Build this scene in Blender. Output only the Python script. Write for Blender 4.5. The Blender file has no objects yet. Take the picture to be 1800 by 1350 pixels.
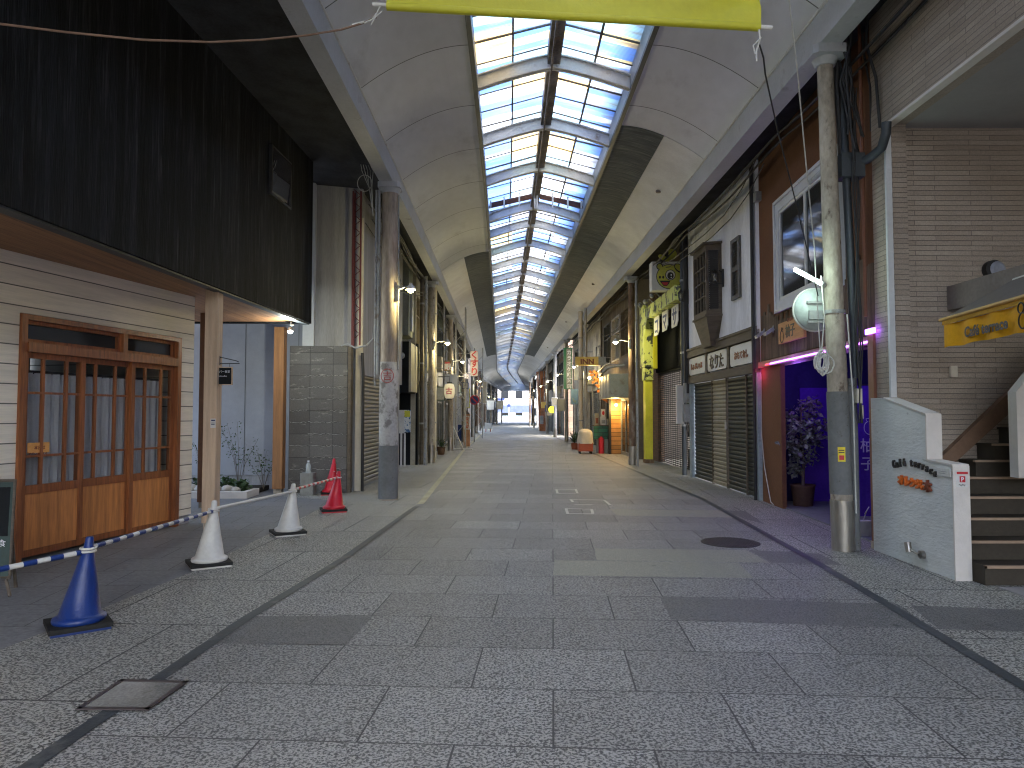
import bpy, math, random
from mathutils import Vector as V
random.seed(7)
R = math.radians
sc = bpy.context.scene
COL = sc.collection
# ------------------------------------------------------------ camera, world, sun, exposure
PITCH = R(2.43)
cd = bpy.data.cameras.new('camera'); cam = bpy.data.objects.new('camera', cd); COL.objects.link(cam)
cd.sensor_width = 36; cd.lens = 25; cd.clip_end = 2000; cd.clip_start = .05
cam.location = (0, 0, 1.5); cam.rotation_euler = (R(90)+PITCH, 0, 0); sc.camera = cam
SUN_EL, SUN_AZ = R(58), R(150)
w = bpy.data.worlds.new("World"); sc.world = w; w.use_nodes = True
nt = w.node_tree; bg = nt.nodes['Background']
sky = nt.nodes.new('ShaderNodeTexSky'); sky.sky_type = 'NISHITA'; sky.sun_disc = False
sky.sun_elevation = SUN_EL; sky.sun_rotation = SUN_AZ; sky.dust_density = 4; sky.air_density = 1.0; sky.ozone_density = 1
nt.links.new(sky.outputs[0], bg.inputs[0]); bg.inputs[1].default_value = .15
sl = bpy.data.lights.new('sun', 'SUN'); sl.energy = 1.5; sl.angle = R(25); sl.color = (1, .97, .94)
so = bpy.data.objects.new('sun', sl); COL.objects.link(so)
d = V((math.sin(SUN_AZ)*math.cos(SUN_EL), math.cos(SUN_AZ)*math.cos(SUN_EL), math.sin(SUN_EL)))
so.rotation_euler = d.to_track_quat('Z', 'Y').to_euler(); so.location = (0, 0, 30)
sc.view_settings.view_transform = 'Standard'; sc.view_settings.look = 'None'
sc.view_settings.exposure = 2.95
sc.cycles.filter_width = 1.15; sc.view_settings.gamma = 1
sc.cycles.max_bounces = 10; sc.cycles.diffuse_bounces = 6; sc.cycles.transparent_max_bounces = 16
sc.cycles.sample_clamp_indirect = 20; sc.cycles.caustics_reflective = False; sc.cycles.caustics_refractive = False

# ------------------------------------------------------------ measuring helpers (camera at 1.5 m, photo pixels)
_c, _s = math.cos(PITCH), math.sin(PITCH)
def D(px, py):
    r = (px-900)/1250; t = (675-py)/1250
    return r, _c-t*_s, _s+t*_c
def G(px, py, z=0.):
    a = D(px, py); k = (z-1.5)/a[2]; return V((a[0]*k, a[1]*k, z))
def PY(px, py, Y):
    a = D(px, py); k = Y/a[1]; return V((a[0]*k, Y, 1.5+a[2]*k))
def PX(px, py, X):
    a = D(px, py); k = X/a[0]; return V((X, a[1]*k, 1.5+a[2]*k))
NODES = [(-14, .68), (0, .68), (15, .65), (40, .25), (65, -.2), (85, -.6), (105, .1), (125, 1.05), (140, 1.5)]
def _lin(Y):
    if Y <= NODES[0][0]: return NODES[0][1]
    for (a, b), (c, d_) in zip(NODES, NODES[1:]):
        if Y <= c: return b+(d_-b)*(Y-a)/(c-a)
    return NODES[-1][1]
def cx(Y): return sum(_lin(Y+k) for k in (-4, -2, 0, 2, 4))/5

# ------------------------------------------------------------ materials
def mat(name):
    m = bpy.data.materials.new(name); m.use_nodes = True
    n = m.node_tree.nodes; b = n['Principled BSDF']; return m, m.node_tree, n, b
def _math(t, op, a, b=None):
    n = t.nodes.new('ShaderNodeMath'); n.operation = op
    for i, v in enumerate((a, b)):
        if v is None: continue
        if isinstance(v, (int, float)): n.inputs[i].default_value = v
        else: t.links.new(v, n.inputs[i])
    return n.outputs[0]
def _mix(t, f, a, b, mode='MIX'):
    n = t.nodes.new('ShaderNodeMix'); n.data_type = 'RGBA'; n.blend_type = mode; n.clamp_factor = True
    for i, v in ((0, f), (6, a), (7, b)):
        if isinstance(v, (int, float)): n.inputs[i].default_value = v
        elif isinstance(v, (tuple, list)): n.inputs[i].default_value = (*v[:3], 1)
        else: t.links.new(v, n.inputs[i])
    return n.outputs[2]
def _pos(t, st=(1, 1, 1), rot=0):
    g = t.nodes.new('ShaderNodeNewGeometry'); m = t.nodes.new('ShaderNodeMapping')
    m.inputs['Scale'].default_value = st; m.inputs['Rotation'].default_value = (0, 0, rot)
    t.links.new(g.outputs['Position'], m.inputs[0]); return m.outputs[0]
def _noise(t, vec, s, det=4, rough=.55, dist=0):
    n = t.nodes.new('ShaderNodeTexNoise'); n.inputs['Scale'].default_value = s; n.inputs['Detail'].default_value = det
    n.inputs['Roughness'].default_value = rough; n.inputs['Distortion'].default_value = dist
    t.links.new(vec, n.inputs['Vector']); return n.outputs['Fac']
def _ramp(t, f, lo, hi):
    n = t.nodes.new('ShaderNodeMapRange'); n.inputs[1].default_value = lo; n.inputs[2].default_value = hi
    t.links.new(f, n.inputs[0]); return n.outputs[0]
def _bump(t, b, h, st, dist=.01):
    n = t.nodes.new('ShaderNodeBump'); n.inputs['Strength'].default_value = st; n.inputs['Distance'].default_value = dist
    t.links.new(h, n.inputs['Height']); t.links.new(n.outputs[0], b.inputs['Normal'])
def dk(c, k): return tuple(x*k for x in c[:3])
def M(name, col, rough=.7, metal=0., var=.18, vs=2.5, fine=25, stretch=(1, 1, 1), bump=.25, bs=60, col2=None, spot=None, boards=None, spotr=(.56, .72), spots=3.):
    """a weathered surface: two colours mixed by broad and fine noise, optional spots and board joints"""
    m, t, n, b = mat(name)
    p = _pos(t, stretch); f1 = _noise(t, p, vs, 5); f2 = _noise(t, p, fine, 4)
    f = _math(t, 'ADD', _math(t, 'MULTIPLY', f1, .65), _math(t, 'MULTIPLY', f2, .35))
    c2 = col2 or dk(col, 1-1.6*var)
    c = _mix(t, _ramp(t, f, .36, .64), c2, dk(col, 1+.35*var))
    h = _noise(t, p, bs, 3)
    if spot:
        sp = _ramp(t, _noise(t, _pos(t, stretch), spots, 8, .65), *spotr); c = _mix(t, sp, c, spot)
    if boards:
        ax, wd, gap = boards[:3]; k = boards[3] if len(boards) > 3 else .25
        s = t.nodes.new('ShaderNodeSeparateXYZ'); g = t.nodes.new('ShaderNodeNewGeometry'); t.links.new(g.outputs['Position'], s.inputs[0])
        q = _math(t, 'ADD', s.outputs[0], s.outputs[1]) if ax == 'h' else s.outputs['xyz'.index(ax)]
        q = _math(t, 'DIVIDE', q, wd); fr = _math(t, 'FRACT', q); fl = _math(t, 'FLOOR', q)
        wn = t.nodes.new('ShaderNodeTexWhiteNoise'); wn.noise_dimensions = '1D'; t.links.new(fl, wn.inputs['W'])
        vv = _math(t, 'ADD', _math(t, 'MULTIPLY', wn.outputs[0], k*2), 1-k)
        cc = t.nodes.new('ShaderNodeVectorMath'); cc.operation = 'SCALE'; t.links.new(c, cc.inputs[0]); t.links.new(vv, cc.inputs['Scale'])
        e = _math(t, 'LESS_THAN', fr, gap/wd)
        c = _mix(t, e, cc.outputs[0], dk(col, .18))
        h = _math(t, 'SUBTRACT', h, _math(t, 'MULTIPLY', e, 1.5))
    t.links.new(c, b.inputs['Base Color'])
    b.inputs['Roughness'].default_value = rough; b.inputs['Metallic'].default_value = metal
    if rough > .62: b.inputs['Specular IOR Level'].default_value = .2
    if bump: _bump(t, b, h, bump)
    return m
def BR(name, cols, bw, rh, mortar, mcol, off=.5, rot=0, wall=True, bump=.6, speck=0, rough=.8, spot=None, wob=0):
    """brick, block or ledge-stone courses laid on world axes (horizontal run = x+y for walls)"""
    m, t, n, b = mat(name)
    g = t.nodes.new('ShaderNodeNewGeometry'); s = t.nodes.new('ShaderNodeSeparateXYZ'); t.links.new(g.outputs['Position'], s.inputs[0])
    cb = t.nodes.new('ShaderNodeCombineXYZ')
    if wall:
        t.links.new(_math(t, 'ADD', s.outputs[0], s.outputs[1]), cb.inputs[0]); zz = s.outputs[2]
        if wob: zz = _math(t, 'ADD', zz, _math(t, 'MULTIPLY', _noise(t, g.outputs['Position'], 1.2, 3), wob))
        t.links.new(zz, cb.inputs[1])
        vec = cb.outputs[0]
    else: vec = _pos(t, (1, 1, 1), rot)
    br = t.nodes.new('ShaderNodeTexBrick'); t.links.new(vec, br.inputs['Vector'])
    br.offset = off; br.inputs['Scale'].default_value = 1; br.inputs['Brick Width'].default_value = bw; br.inputs['Row Height'].default_value = rh
    br.inputs['Mortar Size'].default_value = mortar; br.inputs['Mortar Smooth'].default_value = .1
    br.inputs['Color1'].default_value = (*cols[0], 1); br.inputs['Color2'].default_value = (*cols[1], 1); br.inputs['Mortar'].default_value = (*mcol, 1)
    nz = _noise(t, _pos(t), 3, 6); c = _mix(t, _ramp(t, nz, .35, .7), br.outputs['Color'], dk(cols[0], .7), 'MIX')
    c = _mix(t, .45, br.outputs['Color'], c)
    fn = _noise(t, _pos(t), 70, 3)
    c = _mix(t, .25, c, _mix(t, _ramp(t, fn, .3, .7), (0, 0, 0), (.6, .6, .6)), 'OVERLAY')
    if spot: c = _mix(t, _ramp(t, _noise(t, _pos(t, (1, 1, 3)), 4, 8, .7), .58, .7), c, spot)
    t.links.new(c, b.inputs['Base Color']); b.inputs['Roughness'].default_value = rough
    h = _math(t, 'SUBTRACT', _math(t, 'MULTIPLY', fn, .35), br.outputs['Fac']); _bump(t, b, h, bump, .012)
    return m
def EM(name, col, st):
    m, t, n, b = mat(name); b.inputs['Base Color'].default_value = (*col, 1)
    b.inputs['Emission Color'].default_value = (*col, 1); b.inputs['Emission Strength'].default_value = st; return m
def GL(name, col=(.02, .025, .03), rough=.06, alpha=1.):
    m, t, n, b = mat(name); b.inputs['Base Color'].default_value = (*col, 1); b.inputs['Roughness'].default_value = rough
    b.inputs['IOR'].default_value = 1.5; b.inputs['Alpha'].default_value = alpha; return m
def paving(name, lo, hi, rot, bw, rh, sc_=62, joint=.008, jc=(.035, .035, .036), off=.5, tint=.25, shift=(0, 0, 0), contrast=(.445, .545)):
    """split-faced granite slabs: joints, speckled grain, slab-to-slab tone and worn broad stains"""
    m, t, n, b = mat(name)
    g = t.nodes.new('ShaderNodeNewGeometry'); mp = t.nodes.new('ShaderNodeMapping'); mp.inputs['Rotation'].default_value = (0, 0, rot)
    mp.inputs['Location'].default_value = shift; t.links.new(g.outputs['Position'], mp.inputs[0])
    br = t.nodes.new('ShaderNodeTexBrick'); t.links.new(mp.outputs[0], br.inputs['Vector']); br.offset = off
    br.inputs['Scale'].default_value = 1; br.inputs['Brick Width'].default_value = bw; br.inputs['Row Height'].default_value = rh
    br.inputs['Mortar Size'].default_value = joint; br.inputs['Mortar Smooth'].default_value = .3
    br.inputs['Color1'].default_value = (1-tint, 1-tint, 1-tint, 1); br.inputs['Color2'].default_value = (1+tint*.4,)*3+(1,)
    sp = _noise(t, _pos(t, (1, 1, 1)), sc_, 3, .6); 
    vo = t.nodes.new('ShaderNodeTexVoronoi'); vo.inputs['Scale'].default_value = sc_*1.7; t.links.new(_pos(t), vo.inputs['Vector'])
    sx = t.nodes.new('ShaderNodeSeparateColor'); t.links.new(vo.outputs['Color'], sx.inputs[0])
    s_ = _math(t, 'ADD', _math(t, 'MULTIPLY', sp, .82), _math(t, 'MULTIPLY', sx.outputs[0], .18))
    c = _mix(t, _ramp(t, s_, *contrast), lo, hi)
    c = _mix(t, 1., c, br.outputs['Color'], 'MULTIPLY')
    st = _ramp(t, _noise(t, _pos(t), .55, 6, .6), .35, .65); c = _mix(t, _math(t, 'MULTIPLY', st, .35), c, _mix(t, .5, c, dk(lo, .9)))
    lane = _ramp(t, _noise(t, _pos(t, (1.3, .06, 1)), 1.5, 3), .4, .65); c = _mix(t, _math(t, 'MULTIPLY', lane, .22), c, _mix(t, .5, c, hi))
    gum = _ramp(t, _noise(t, _pos(t), 7.5, 2, .4), .735, .76); c = _mix(t, _math(t, 'MULTIPLY', gum, .6), c, dk(lo, .8))
    dj = _ramp(t, _noise(t, _pos(t), 2.2, 5, .7), .3, .6); c = _mix(t, _math(t, 'MULTIPLY', br.outputs['Fac'], _math(t, 'ADD', _math(t, 'MULTIPLY', dj, .45), .5)), c, jc)
    t.links.new(c, b.inputs['Base Color']); b.inputs['Roughness'].default_value = .62
    h = _math(t, 'SUBTRACT', _math(t, 'MULTIPLY', s_, .6), br.outputs['Fac']); _bump(t, b, h, .5, .008)
    return m

# ------------------------------------------------------------ mesh builder
class MB:
    def __init__(s, F=None): s.v = []; s.f = []; s.sm = []; s.F = F
    def _p(s, p):
        p = V(p)
        if s.F is None: return p
        o, u, n = s.F; return V((o[0]+u[0]*p.x+n[0]*p.y, o[1]+u[1]*p.x+n[1]*p.y, o[2]+p.z))
    def add(s, vs, fs, smooth=False):
        k = len(s.v); s.v += [s._p(p) for p in vs]; s.f += [[i+k for i in f] for f in fs]; s.sm += [smooth]*len(fs); return s
    def box(s, x0, x1, y0, y1, z0, z1, ch=0.):
        x0, x1 = sorted((x0, x1)); y0, y1 = sorted((y0, y1)); z0, z1 = sorted((z0, z1))
        if ch:  # chamfer on the four vertical edges
            a = ch; pl = [(x0+a, y0), (x1-a, y0), (x1, y0+a), (x1, y1-a), (x1-a, y1), (x0+a, y1), (x0, y1-a), (x0, y0+a)]
            return s.prism([(p[0], p[1]) for p in pl], z0, z1)
        vs = [(x, y, z) for z in (z0, z1) for x, y in ((x0, y0), (x1, y0), (x1, y1), (x0, y1))]
        return s.add(vs, [(0, 3, 2, 1), (4, 5, 6, 7), (0, 1, 5, 4), (1, 2, 6, 5), (2, 3, 7, 6), (3, 0, 4, 7)])
    def prism(s, pts, z0, z1, ax='z'):
        n = len(pts)
        def q(p, z): return {'z': (p[0], p[1], z), 'x': (z, p[0], p[1]), 'y': (p[0], z, p[1])}[ax]
        vs = [q(p, z0) for p in pts]+[q(p, z1) for p in pts]
        return s.add(vs, [tuple(range(n))[::-1], tuple(range(n, 2*n))]+[(i, (i+1) % n, n+(i+1) % n, n+i) for i in range(n)])
    def poly(s, pts): return s.add(pts, [tuple(range(len(pts)))])
    def slab(s, pts, th):
        """a polygon given in 3D thickened by the vector th"""
        n = len(pts); th = V(th); vs = [V(p) for p in pts]+[V(p)+th for p in pts]
        return s.add(vs, [tuple(range(n)), tuple(range(n, 2*n))[::-1]]+[(i, n+i, n+(i+1) % n, (i+1) % n) for i in range(n)])
    def tube(s, pts, r, n=8, cap=True):
        pts = [V(p) for p in pts]; rs = r if isinstance(r, (list, tuple)) else [r]*len(pts); vs = []; up = None
        for i, p in enumerate(pts):
            t = (pts[min(i+1, len(pts)-1)]-pts[max(i-1, 0)]).normalized()
            if up is None: up = V((0, 0, 1)) if abs(t.z) < .9 else V((1, 0, 0))
            a = t.cross(up).normalized(); b = a.cross(t).normalized(); up = b
            for k in range(n):
                th = 2*math.pi*k/n; vs.append(p+(a*math.cos(th)+b*math.sin(th))*rs[i])
        fs = [(i*n+k, i*n+(k+1) % n, (i+1)*n+(k+1) % n, (i+1)*n+k) for i in range(len(pts)-1) for k in range(n)]
        s.add(vs, fs, True)
        if cap: s.add([vs[k] for k in range(n)], [tuple(range(n))[::-1]]); s.add(vs[-n:], [tuple(range(n))])
        return s
    def lathe(s, prof, c=(0, 0, 0), n=20, lean=(0, 0), cap=True):
        vs = []
        for r, z in prof:
            for k in range(n):
                a = 2*math.pi*k/n; vs.append((c[0]+r*math.cos(a)+lean[0]*z, c[1]+r*math.sin(a)+lean[1]*z, c[2]+z))
        m = len(prof); fs = [(i*n+k, i*n+(k+1) % n, (i+1)*n+(k+1) % n, (i+1)*n+k) for i in range(m-1) for k in range(n)]
        s.add(vs, fs, True)
        if cap: s.add(vs[:n], [tuple(range(n))[::-1]]); s.add(vs[-n:], [tuple(range(n))])
        return s
    def ball(s, c, r, n=10, sq=(1, 1, 1)):
        pr = [(max(.001, r*math.sin(math.pi*i/n)), -r*math.cos(math.pi*i/n)) for i in range(n+1)]
        k = len(s.v); s.lathe([(a, b*sq[2]) for a, b in pr], c, n*2, cap=False); return s
    def build(s, name, m, parent=None, lab=None):
        me = bpy.data.meshes.new(name); off = V((0, 0, 0))
        q = parent
        while q is not None: off += q.location; q = q.parent
        me.from_pydata([p-off for p in s.v], [], s.f); me.polygons.foreach_set('use_smooth', s.sm)
        me.materials.append(m); me.update()
        o = bpy.data.objects.new(name, me); COL.objects.link(o); o.parent = parent
        if lab: o['label'] = lab
        return o
def tag(o, label, cat, group=None, kind=None):
    if kind: o['kind'] = kind
    if label: o['label'] = label
    if cat: o['category'] = cat
    if group: o['group'] = group
    return o
def T(name, label, cat, loc=(0, 0, 0), group=None):
    o = bpy.data.objects.new(name, None); COL.objects.link(o); o.location = loc; o.empty_display_size = .2
    return tag(o, label, cat, group)
def ST(o): o['kind'] = 'structure'; return o
def copy_tree(o, parent=None):
    c = o.copy(); COL.objects.link(c); c.parent = parent
    for ch in list(o.children): copy_tree(ch, c)
    return c
def TX(name, body, size, org, right, up, m, parent, ext=.004, bold=0., align='LEFT', sx=1.):
    """lettering: raised letters on a surface; org = left baseline"""
    f = bpy.data.curves.new('lettering', 'FONT'); f.body = body; f.size = size; f.extrude = ext; f.offset = bold; f.align_x = align; f.resolution_u = 3
    o = bpy.data.objects.new('lettering', f); COL.objects.link(o); dg = bpy.context.evaluated_depsgraph_get(); dg.update()
    me = bpy.data.meshes.new_from_object(o.evaluated_get(dg)); bpy.data.objects.remove(o)
    right = V(right).normalized(); up = V(up).normalized(); nrm = right.cross(up); off = V((0, 0, 0)); q = parent
    while q is not None: off += q.location; q = q.parent
    for v in me.vertices: v.co = V(org)+right*v.co.x*sx+up*v.co.y+nrm*v.co.z-off
    me.materials.clear(); me.materials.append(m)
    ob = bpy.data.objects.new(name, me); COL.objects.link(ob); ob.parent = parent; return ob
def lamp(name, loc, col, e, r=.04, parent=None, spot=None):
    l = bpy.data.lights.new(name, 'POINT'); l.energy = e; l.color = col; l.shadow_soft_size = r
    o = bpy.data.objects.new(name, l); COL.objects.link(o); off = V((0, 0, 0)); q = parent
    while q is not None: off += q.location; q = q.parent
    o.location = V(loc)-off; o.parent = parent; return o

# ------------------------------------------------------------ materials used
TILE_ROT = math.atan(.057)
m_pave = paving('granite_paving', (.05, .051, .051), (.355, .35, .325), TILE_ROT, .9, .675, sc_=64, joint=.0055, jc=(.045, .045, .045), shift=(0.0, .1, 0))
m_side = paving('granite_side_paving', (.045, .045, .042), (.42, .415, .37), TILE_ROT, 1.25, 1.35, sc_=56, joint=.008, jc=(.035, .035, .035), shift=(.2, .4, 0), tint=.12)
m_fore = paving('dark_forecourt_tile', (.12, .125, .135), (.20, .205, .215), -.088, .6, .6, sc_=25, joint=.004, jc=(.03, .03, .03), tint=.12, contrast=(.3, .7))
m_asph = M('asphalt', (.06, .06, .06), .9, var=.2, fine=60)
m_patch_d = paving('worn_dark_slab', (.06, .06, .058), (.18, .18, .172), 0, 9, 9, sc_=90, joint=.001, tint=.0)
m_patch_t = paving('smooth_tan_slab', (.15, .15, .12), (.34, .335, .27), 0, 9, 9, sc_=120, joint=.001, tint=.0)
m_gut = M('slot_drain_metal', (.06, .07, .078), .55, .3, fine=90, spot=(.16, .16, .15))
m_line = M('worn_cream_line', (.42, .40, .28), .7, spot=(.2, .2, .18), spots=9)
m_wline = M('worn_white_marking', (.6, .6, .55), .7, spot=(.25, .25, .24), spots=14)
m_iron = M('cast_iron', (.055, .05, .05), .6, .4, bump=.8, bs=90)
m_ceil = M('roof_lining', (.64, .655, .67), .75, var=.08, vs=.7, fine=6, stretch=(1, .5, 1), boards=('y', 1.93, .018, .05), spot=(.38, .38, .375), spotr=(.58, .85), spots=1.3)
m_ceil2 = M('crinkled_lining', (.66, .67, .67), .6, var=.1, vs=2, bump=1., bs=5)
m_dark = M('weathered_lining', (.10, .115, .122), .75, var=.4, vs=3, fine=14, stretch=(.7, 9, 1), col2=(.045, .055, .06), spot=(.17, .185, .18), spotr=(.53, .7), spots=3)
m_beam = M('painted_beam', (.46, .475, .49), .6, var=.1, vs=1.5, spot=(.2, .19, .18), spotr=(.62, .8))
m_rib = M('roof_rib_paint', (.60, .59, .56), .6, var=.12, spot=(.26, .17, .11), spotr=(.6, .75), spots=4)
m_ridge = M('rusty_dark_steel', (.25, .22, .20), .7, .1, var=.4, spot=(.24, .14, .08), spots=8)
m_can = M('dark_cover_sheet', (.045, .048, .055), .8, var=.3)
m_conc = M('old_concrete_pole', (.44, .39, .32), .85, var=.3, vs=3, stretch=(1, 1, .5), spot=(.09, .065, .05), spotr=(.60, .72), spots=9, bump=.8, bs=30)
m_concd = M('painted_grey_sleeve', (.17, .175, .175), .7, var=.15, spot=(.08, .07, .06), spotr=(.62, .7), spots=14)
m_stain = M('bare_steel_sleeve', (.42, .39, .35), .32, .9, var=.25, vs=4, stretch=(1, 1, .2))
m_rustp = M('rusty_pole', (.22, .15, .10), .75, .1, var=.5, vs=5, stretch=(1, 1, .3), col2=(.07, .04, .03), spot=(.33, .3, .25), spotr=(.55, .7), spots=6)
m_pipe = M('dark_pipe', (.05, .06, .07), .5, .2)
m_gpipe = M('grey_pipe', (.34, .35, .35), .5, .1, spot=(.14, .1, .07), spots=6)
m_black = M('black_rubber', (.02, .02, .02), .7, var=.1)
m_cable = M('black_cable', (.02, .02, .022), .6, var=.1)
m_wcable = M('white_cord', (.6, .6, .56), .7)
m_rope = M('brown_rope', (.25, .16, .11), .9, bs=200, bump=1)
m_char = M('charred_board', (.009, .0108, .013), .8, var=.55, vs=1.2, fine=16, stretch=(7, 7, .5), boards=('y', .122, .007, .55), spot=(.040, .043, .047), spotr=(.52, .74), spots=2.5, bump=.6, bs=12)
m_eave = M('dark_eave_board', (.006, .007, .012), .8, var=.2)
m_soff = M('cedar_soffit', (.34, .17, .08), .6, var=.25, vs=1.5, stretch=(8, .6, 1), boards=('x', .105, .004, .12))
m_side_b = M('pale_clapboard', (.78, .72, .60), .75, var=.1, vs=2, stretch=(.6, .6, 9), fine=12, boards=('z', .2, .012, .07))
m_door = M('cedar_door', (.30, .10, .033), .45, var=.3, vs=2, stretch=(12, 12, .7), fine=8)
m_doorp = M('cedar_panel', (.58, .23, .07), .45, var=.25, vs=2, stretch=(9, 9, .8), fine=6)
m_post = M('pale_timber', (.56, .42, .30), .65, var=.15, vs=2, stretch=(10, 10, .6), spot=(.3, .16, .08), spotr=(.69, .74), spots=3)
m_opost = M('amber_timber', (.34, .16, .06), .5, var=.25, vs=2, stretch=(10, 10, .6))
m_curt = M('sheer_curtain', (.58, .6, .63), .9, var=.08)
m_glass = GL('clear_window_glass', (.03, .035, .04), .04, .12)
m_dglass = GL('dark_window_glass')
m_stucco = M('blue_grey_stucco', (.31, .325, .36), .85, var=.08, vs=1.2, fine=8, bump=.3, bs=50)
m_block = BR('concrete_block', ((.15, .145, .14), (.095, .09, .088)), .445, .224, .006, (.045, .045, .045), off=0, spot=(.30, .29, .27), bump=.5)
m_gwall = M('streaked_grey_wall', (.34, .34, .355), .8, var=.22, vs=1.3, stretch=(5, 5, .35), spot=(.2, .2, .2), spotr=(.6, .8))
m_wtrim = M('pale_trim', (.58, .6, .62), .6, var=.08)
m_redst = M('dark_red_steel', (.14, .03, .035), .55, .2)
m_shut = M('grey_shutter', (.20, .205, .205), .5, .2, var=.15, vs=1, spot=(.2, .17, .13), spotr=(.62, .8))
m_dshut = M('dark_green_shutter', (.026, .032, .029), .5, .1, var=.2, spot=(.12, .12, .1), spotr=(.66, .8))
m_cshut = M('cream_shutter', (.30, .27, .20), .55, .1, var=.15, spot=(.2, .12, .08), spotr=(.66, .8))
m_blk = M('matte_black_wall', (.006, .008, .010), .7)
m_grn = M('grey_green_wall', (.22, .235, .21), .8)
m_beige = M('beige_panel', (.38, .35, .27), .7)
m_brown = M('brown_stucco', (.17, .08, .042), .85, var=.15, vs=1, bump=.4, bs=50)
m_brownd = M('brown_post_paint', (.20, .075, .04), .5, var=.15)
m_plank = M('weathered_plank', (.17, .125, .085), .85, var=.35, vs=2, stretch=(9, 9, .7), boards=('y', .11, .005, .25))
m_white = M('white_plaster', (.84, .85, .88), .85, var=.14, vs=1, stretch=(2.5, 2.5, .6), fine=18, spot=(.4, .4, .41), spotr=(.55, .8), spots=2, bump=.35, bs=25)
m_oak = M('grey_brown_wood', (.13, .108, .085), .7, var=.2, stretch=(1, 1, 6))
m_signw = M('white_sign_board', (.62, .62, .6), .6, var=.08, spot=(.45, .43, .4), spotr=(.6, .8))
m_brick = BR('brown_brick', ((.20, .12, .075), (.12, .075, .05)), .21, .07, .008, (.09, .08, .07))
m_ledge = BR('ledge_stone', ((.44, .37, .305), (.34, .28, .23)), .62, .056, .003, (.16, .135, .12), off=.37, bump=.9, wob=.02)
m_wbrick = M('white_rough_wall', (.60, .62, .62), .8, var=.08, vs=2, stretch=(1, 1, 3.2), fine=9, spot=(.33, .34, .34), spotr=(.61, .72), spots=7, bump=.9, bs=12)
m_cap = M('pale_render', (.64, .60, .56), .75, var=.06)
m_soffd = M('grey_soffit', (.32, .31, .31), .8, var=.05)
m_step = M('stair_tread', (.06, .05, .038), .75, var=.15)
m_nose = M('stair_nosing', (.36, .25, .17), .6, var=.15)
m_wood = M('amber_plywood', (.62, .32, .12), .55, var=.2, vs=2, stretch=(1, 1, 8))
m_yel = M('yellow_canvas', (.70, .34, .004), .75, var=.1, vs=2)
m_awn = M('brown_canvas', (.17, .15, .13), .85, var=.1)
m_banner = M('lime_yellow_cloth', (.50, .48, .02), .55, var=.08)
m_gir = M('lime_giraffe_paint', (.50, .56, .16), .5, var=.1, spot=(.04, .05, .04), spotr=(.545, .56), spots=3.2)
m_lime = M('yellow_paint', (.62, .60, .03), .5, var=.12)
m_blue = M('blue_plastic', (.004, .026, .15), .4, var=.1)
m_red = M('red_plastic', (.55, .012, .03), .4, var=.1)
m_wpl = M('dirty_white_plastic', (.58, .57, .53), .45, var=.1, spot=(.36, .33, .29), spotr=(.58, .8), spots=4)
m_jar = M('concrete_plinth', (.26, .26, .24), .85)
m_leaf = M('leaf_green', (.05, .10, .03), .5, var=.5, vs=14)
m_leafd = M('dusky_leaf', (.24, .27, .24), .45, var=.5, vs=14)
m_pot = M('brown_planter', (.10, .06, .04), .7)
m_stone = M('white_rock', (.5, .47, .42), .85)
m_tgreen = BR('green_glazed_tile', ((.02, .16, .09), (.01, .10, .055)), .36, .16, .012, (.012, .02, .016), rough=.3)
m_cream = M('cream_cloth', (.6, .55, .46), .9, var=.1, bump=.6, bs=5)
m_org = M('orange_red_metal', (.48, .09, .04), .5)
m_dkred = M('rust_brown_wood', (.42, .15, .05), .7, var=.4)
m_bdt = M('dark_lettering', (.05, .03, .02), .6); m_rdt = M('red_lettering', (.55, .02, .03), .5); m_wht = M('white_lettering', (.75, .75, .8), .5)
m_ort = M('orange_lettering', (.80, .17, .02), .5); m_brt = M('rust_lettering', (.22, .05, .02), .5); m_nvt = M('navy_lettering', (.02, .04, .16), .5); m_blt = M('black_lettering', (.015, .013, .012), .5)
m_bulb = EM('lamp_bulb_glow', (1, .86, .40), 9); m_bulbw = EM('white_bulb_glow', (.9, 1, .92), 9)
m_tubel = EM('tube_light_glow', (.72, 1, .88), 3.5); m_led = EM('violet_led_glow', (.35, .10, 1), 1.6); m_ledr = EM('red_led_glow', (1, .03, .08), .6)
m_inn = M('yellow_sign_panel', (.75, .5, .12), .5)
m_purple = M('violet_noren', (.10, .04, .42), .8)
m_navy = M('navy_wall', (.03, .03, .12), .7)

# ------------------------------------------------------------ ground
g = MB(); g.poly([(-900, -900, -.02), (900, -900, -.02), (900, 1500, -.02), (-900, 1500, -.02)]); ST(g.build('ground', m_asph))
def strip(xl, xr, y0, y1, z, step=2.):
    step = .2; b = MB(); n = max(1, int((y1-y0)/step)); ys = [y0+(y1-y0)*i/n for i in range(n+1)]
    vs = []
    for y in ys: vs += [(xl(y), y, z), (xr(y), y, z)]
    return b.add(vs, [(2*i, 2*i+1, 2*i+3, 2*i+2) for i in range(n)])
def pl(pts):
    def f(y):
        if y <= pts[0][0]: return pts[0][1]
        for (a, b), (c, d_) in zip(pts, pts[1:]):
            if y <= c: return b+(d_-b)*(y-a)/(c-a)
        return pts[-1][1]
    return f
GL_ = pl([(-14, -2.9), (3.08, -2.05), (5.25, -1.95), (7.37, -1.75), (12, -1.53), (21, -1.77), (29, -2.0), (45, -2.2)]+[(y, cx(y)-2.25) for y in range(60, 126, 5)])
GR_ = pl([(-14, 1.5), (3.99, 2.82), (7, 3.06), (10.3, 3.24), (12.67, 3.37), (20, 3.23)]+[(y, cx(y)+2.65) for y in range(30, 126, 5)])
ST(strip(lambda y: GL_(y)-.04, lambda y: GR_(y)+.04, -14, 126, 0, 1).build('street_paving', m_pave))
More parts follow.
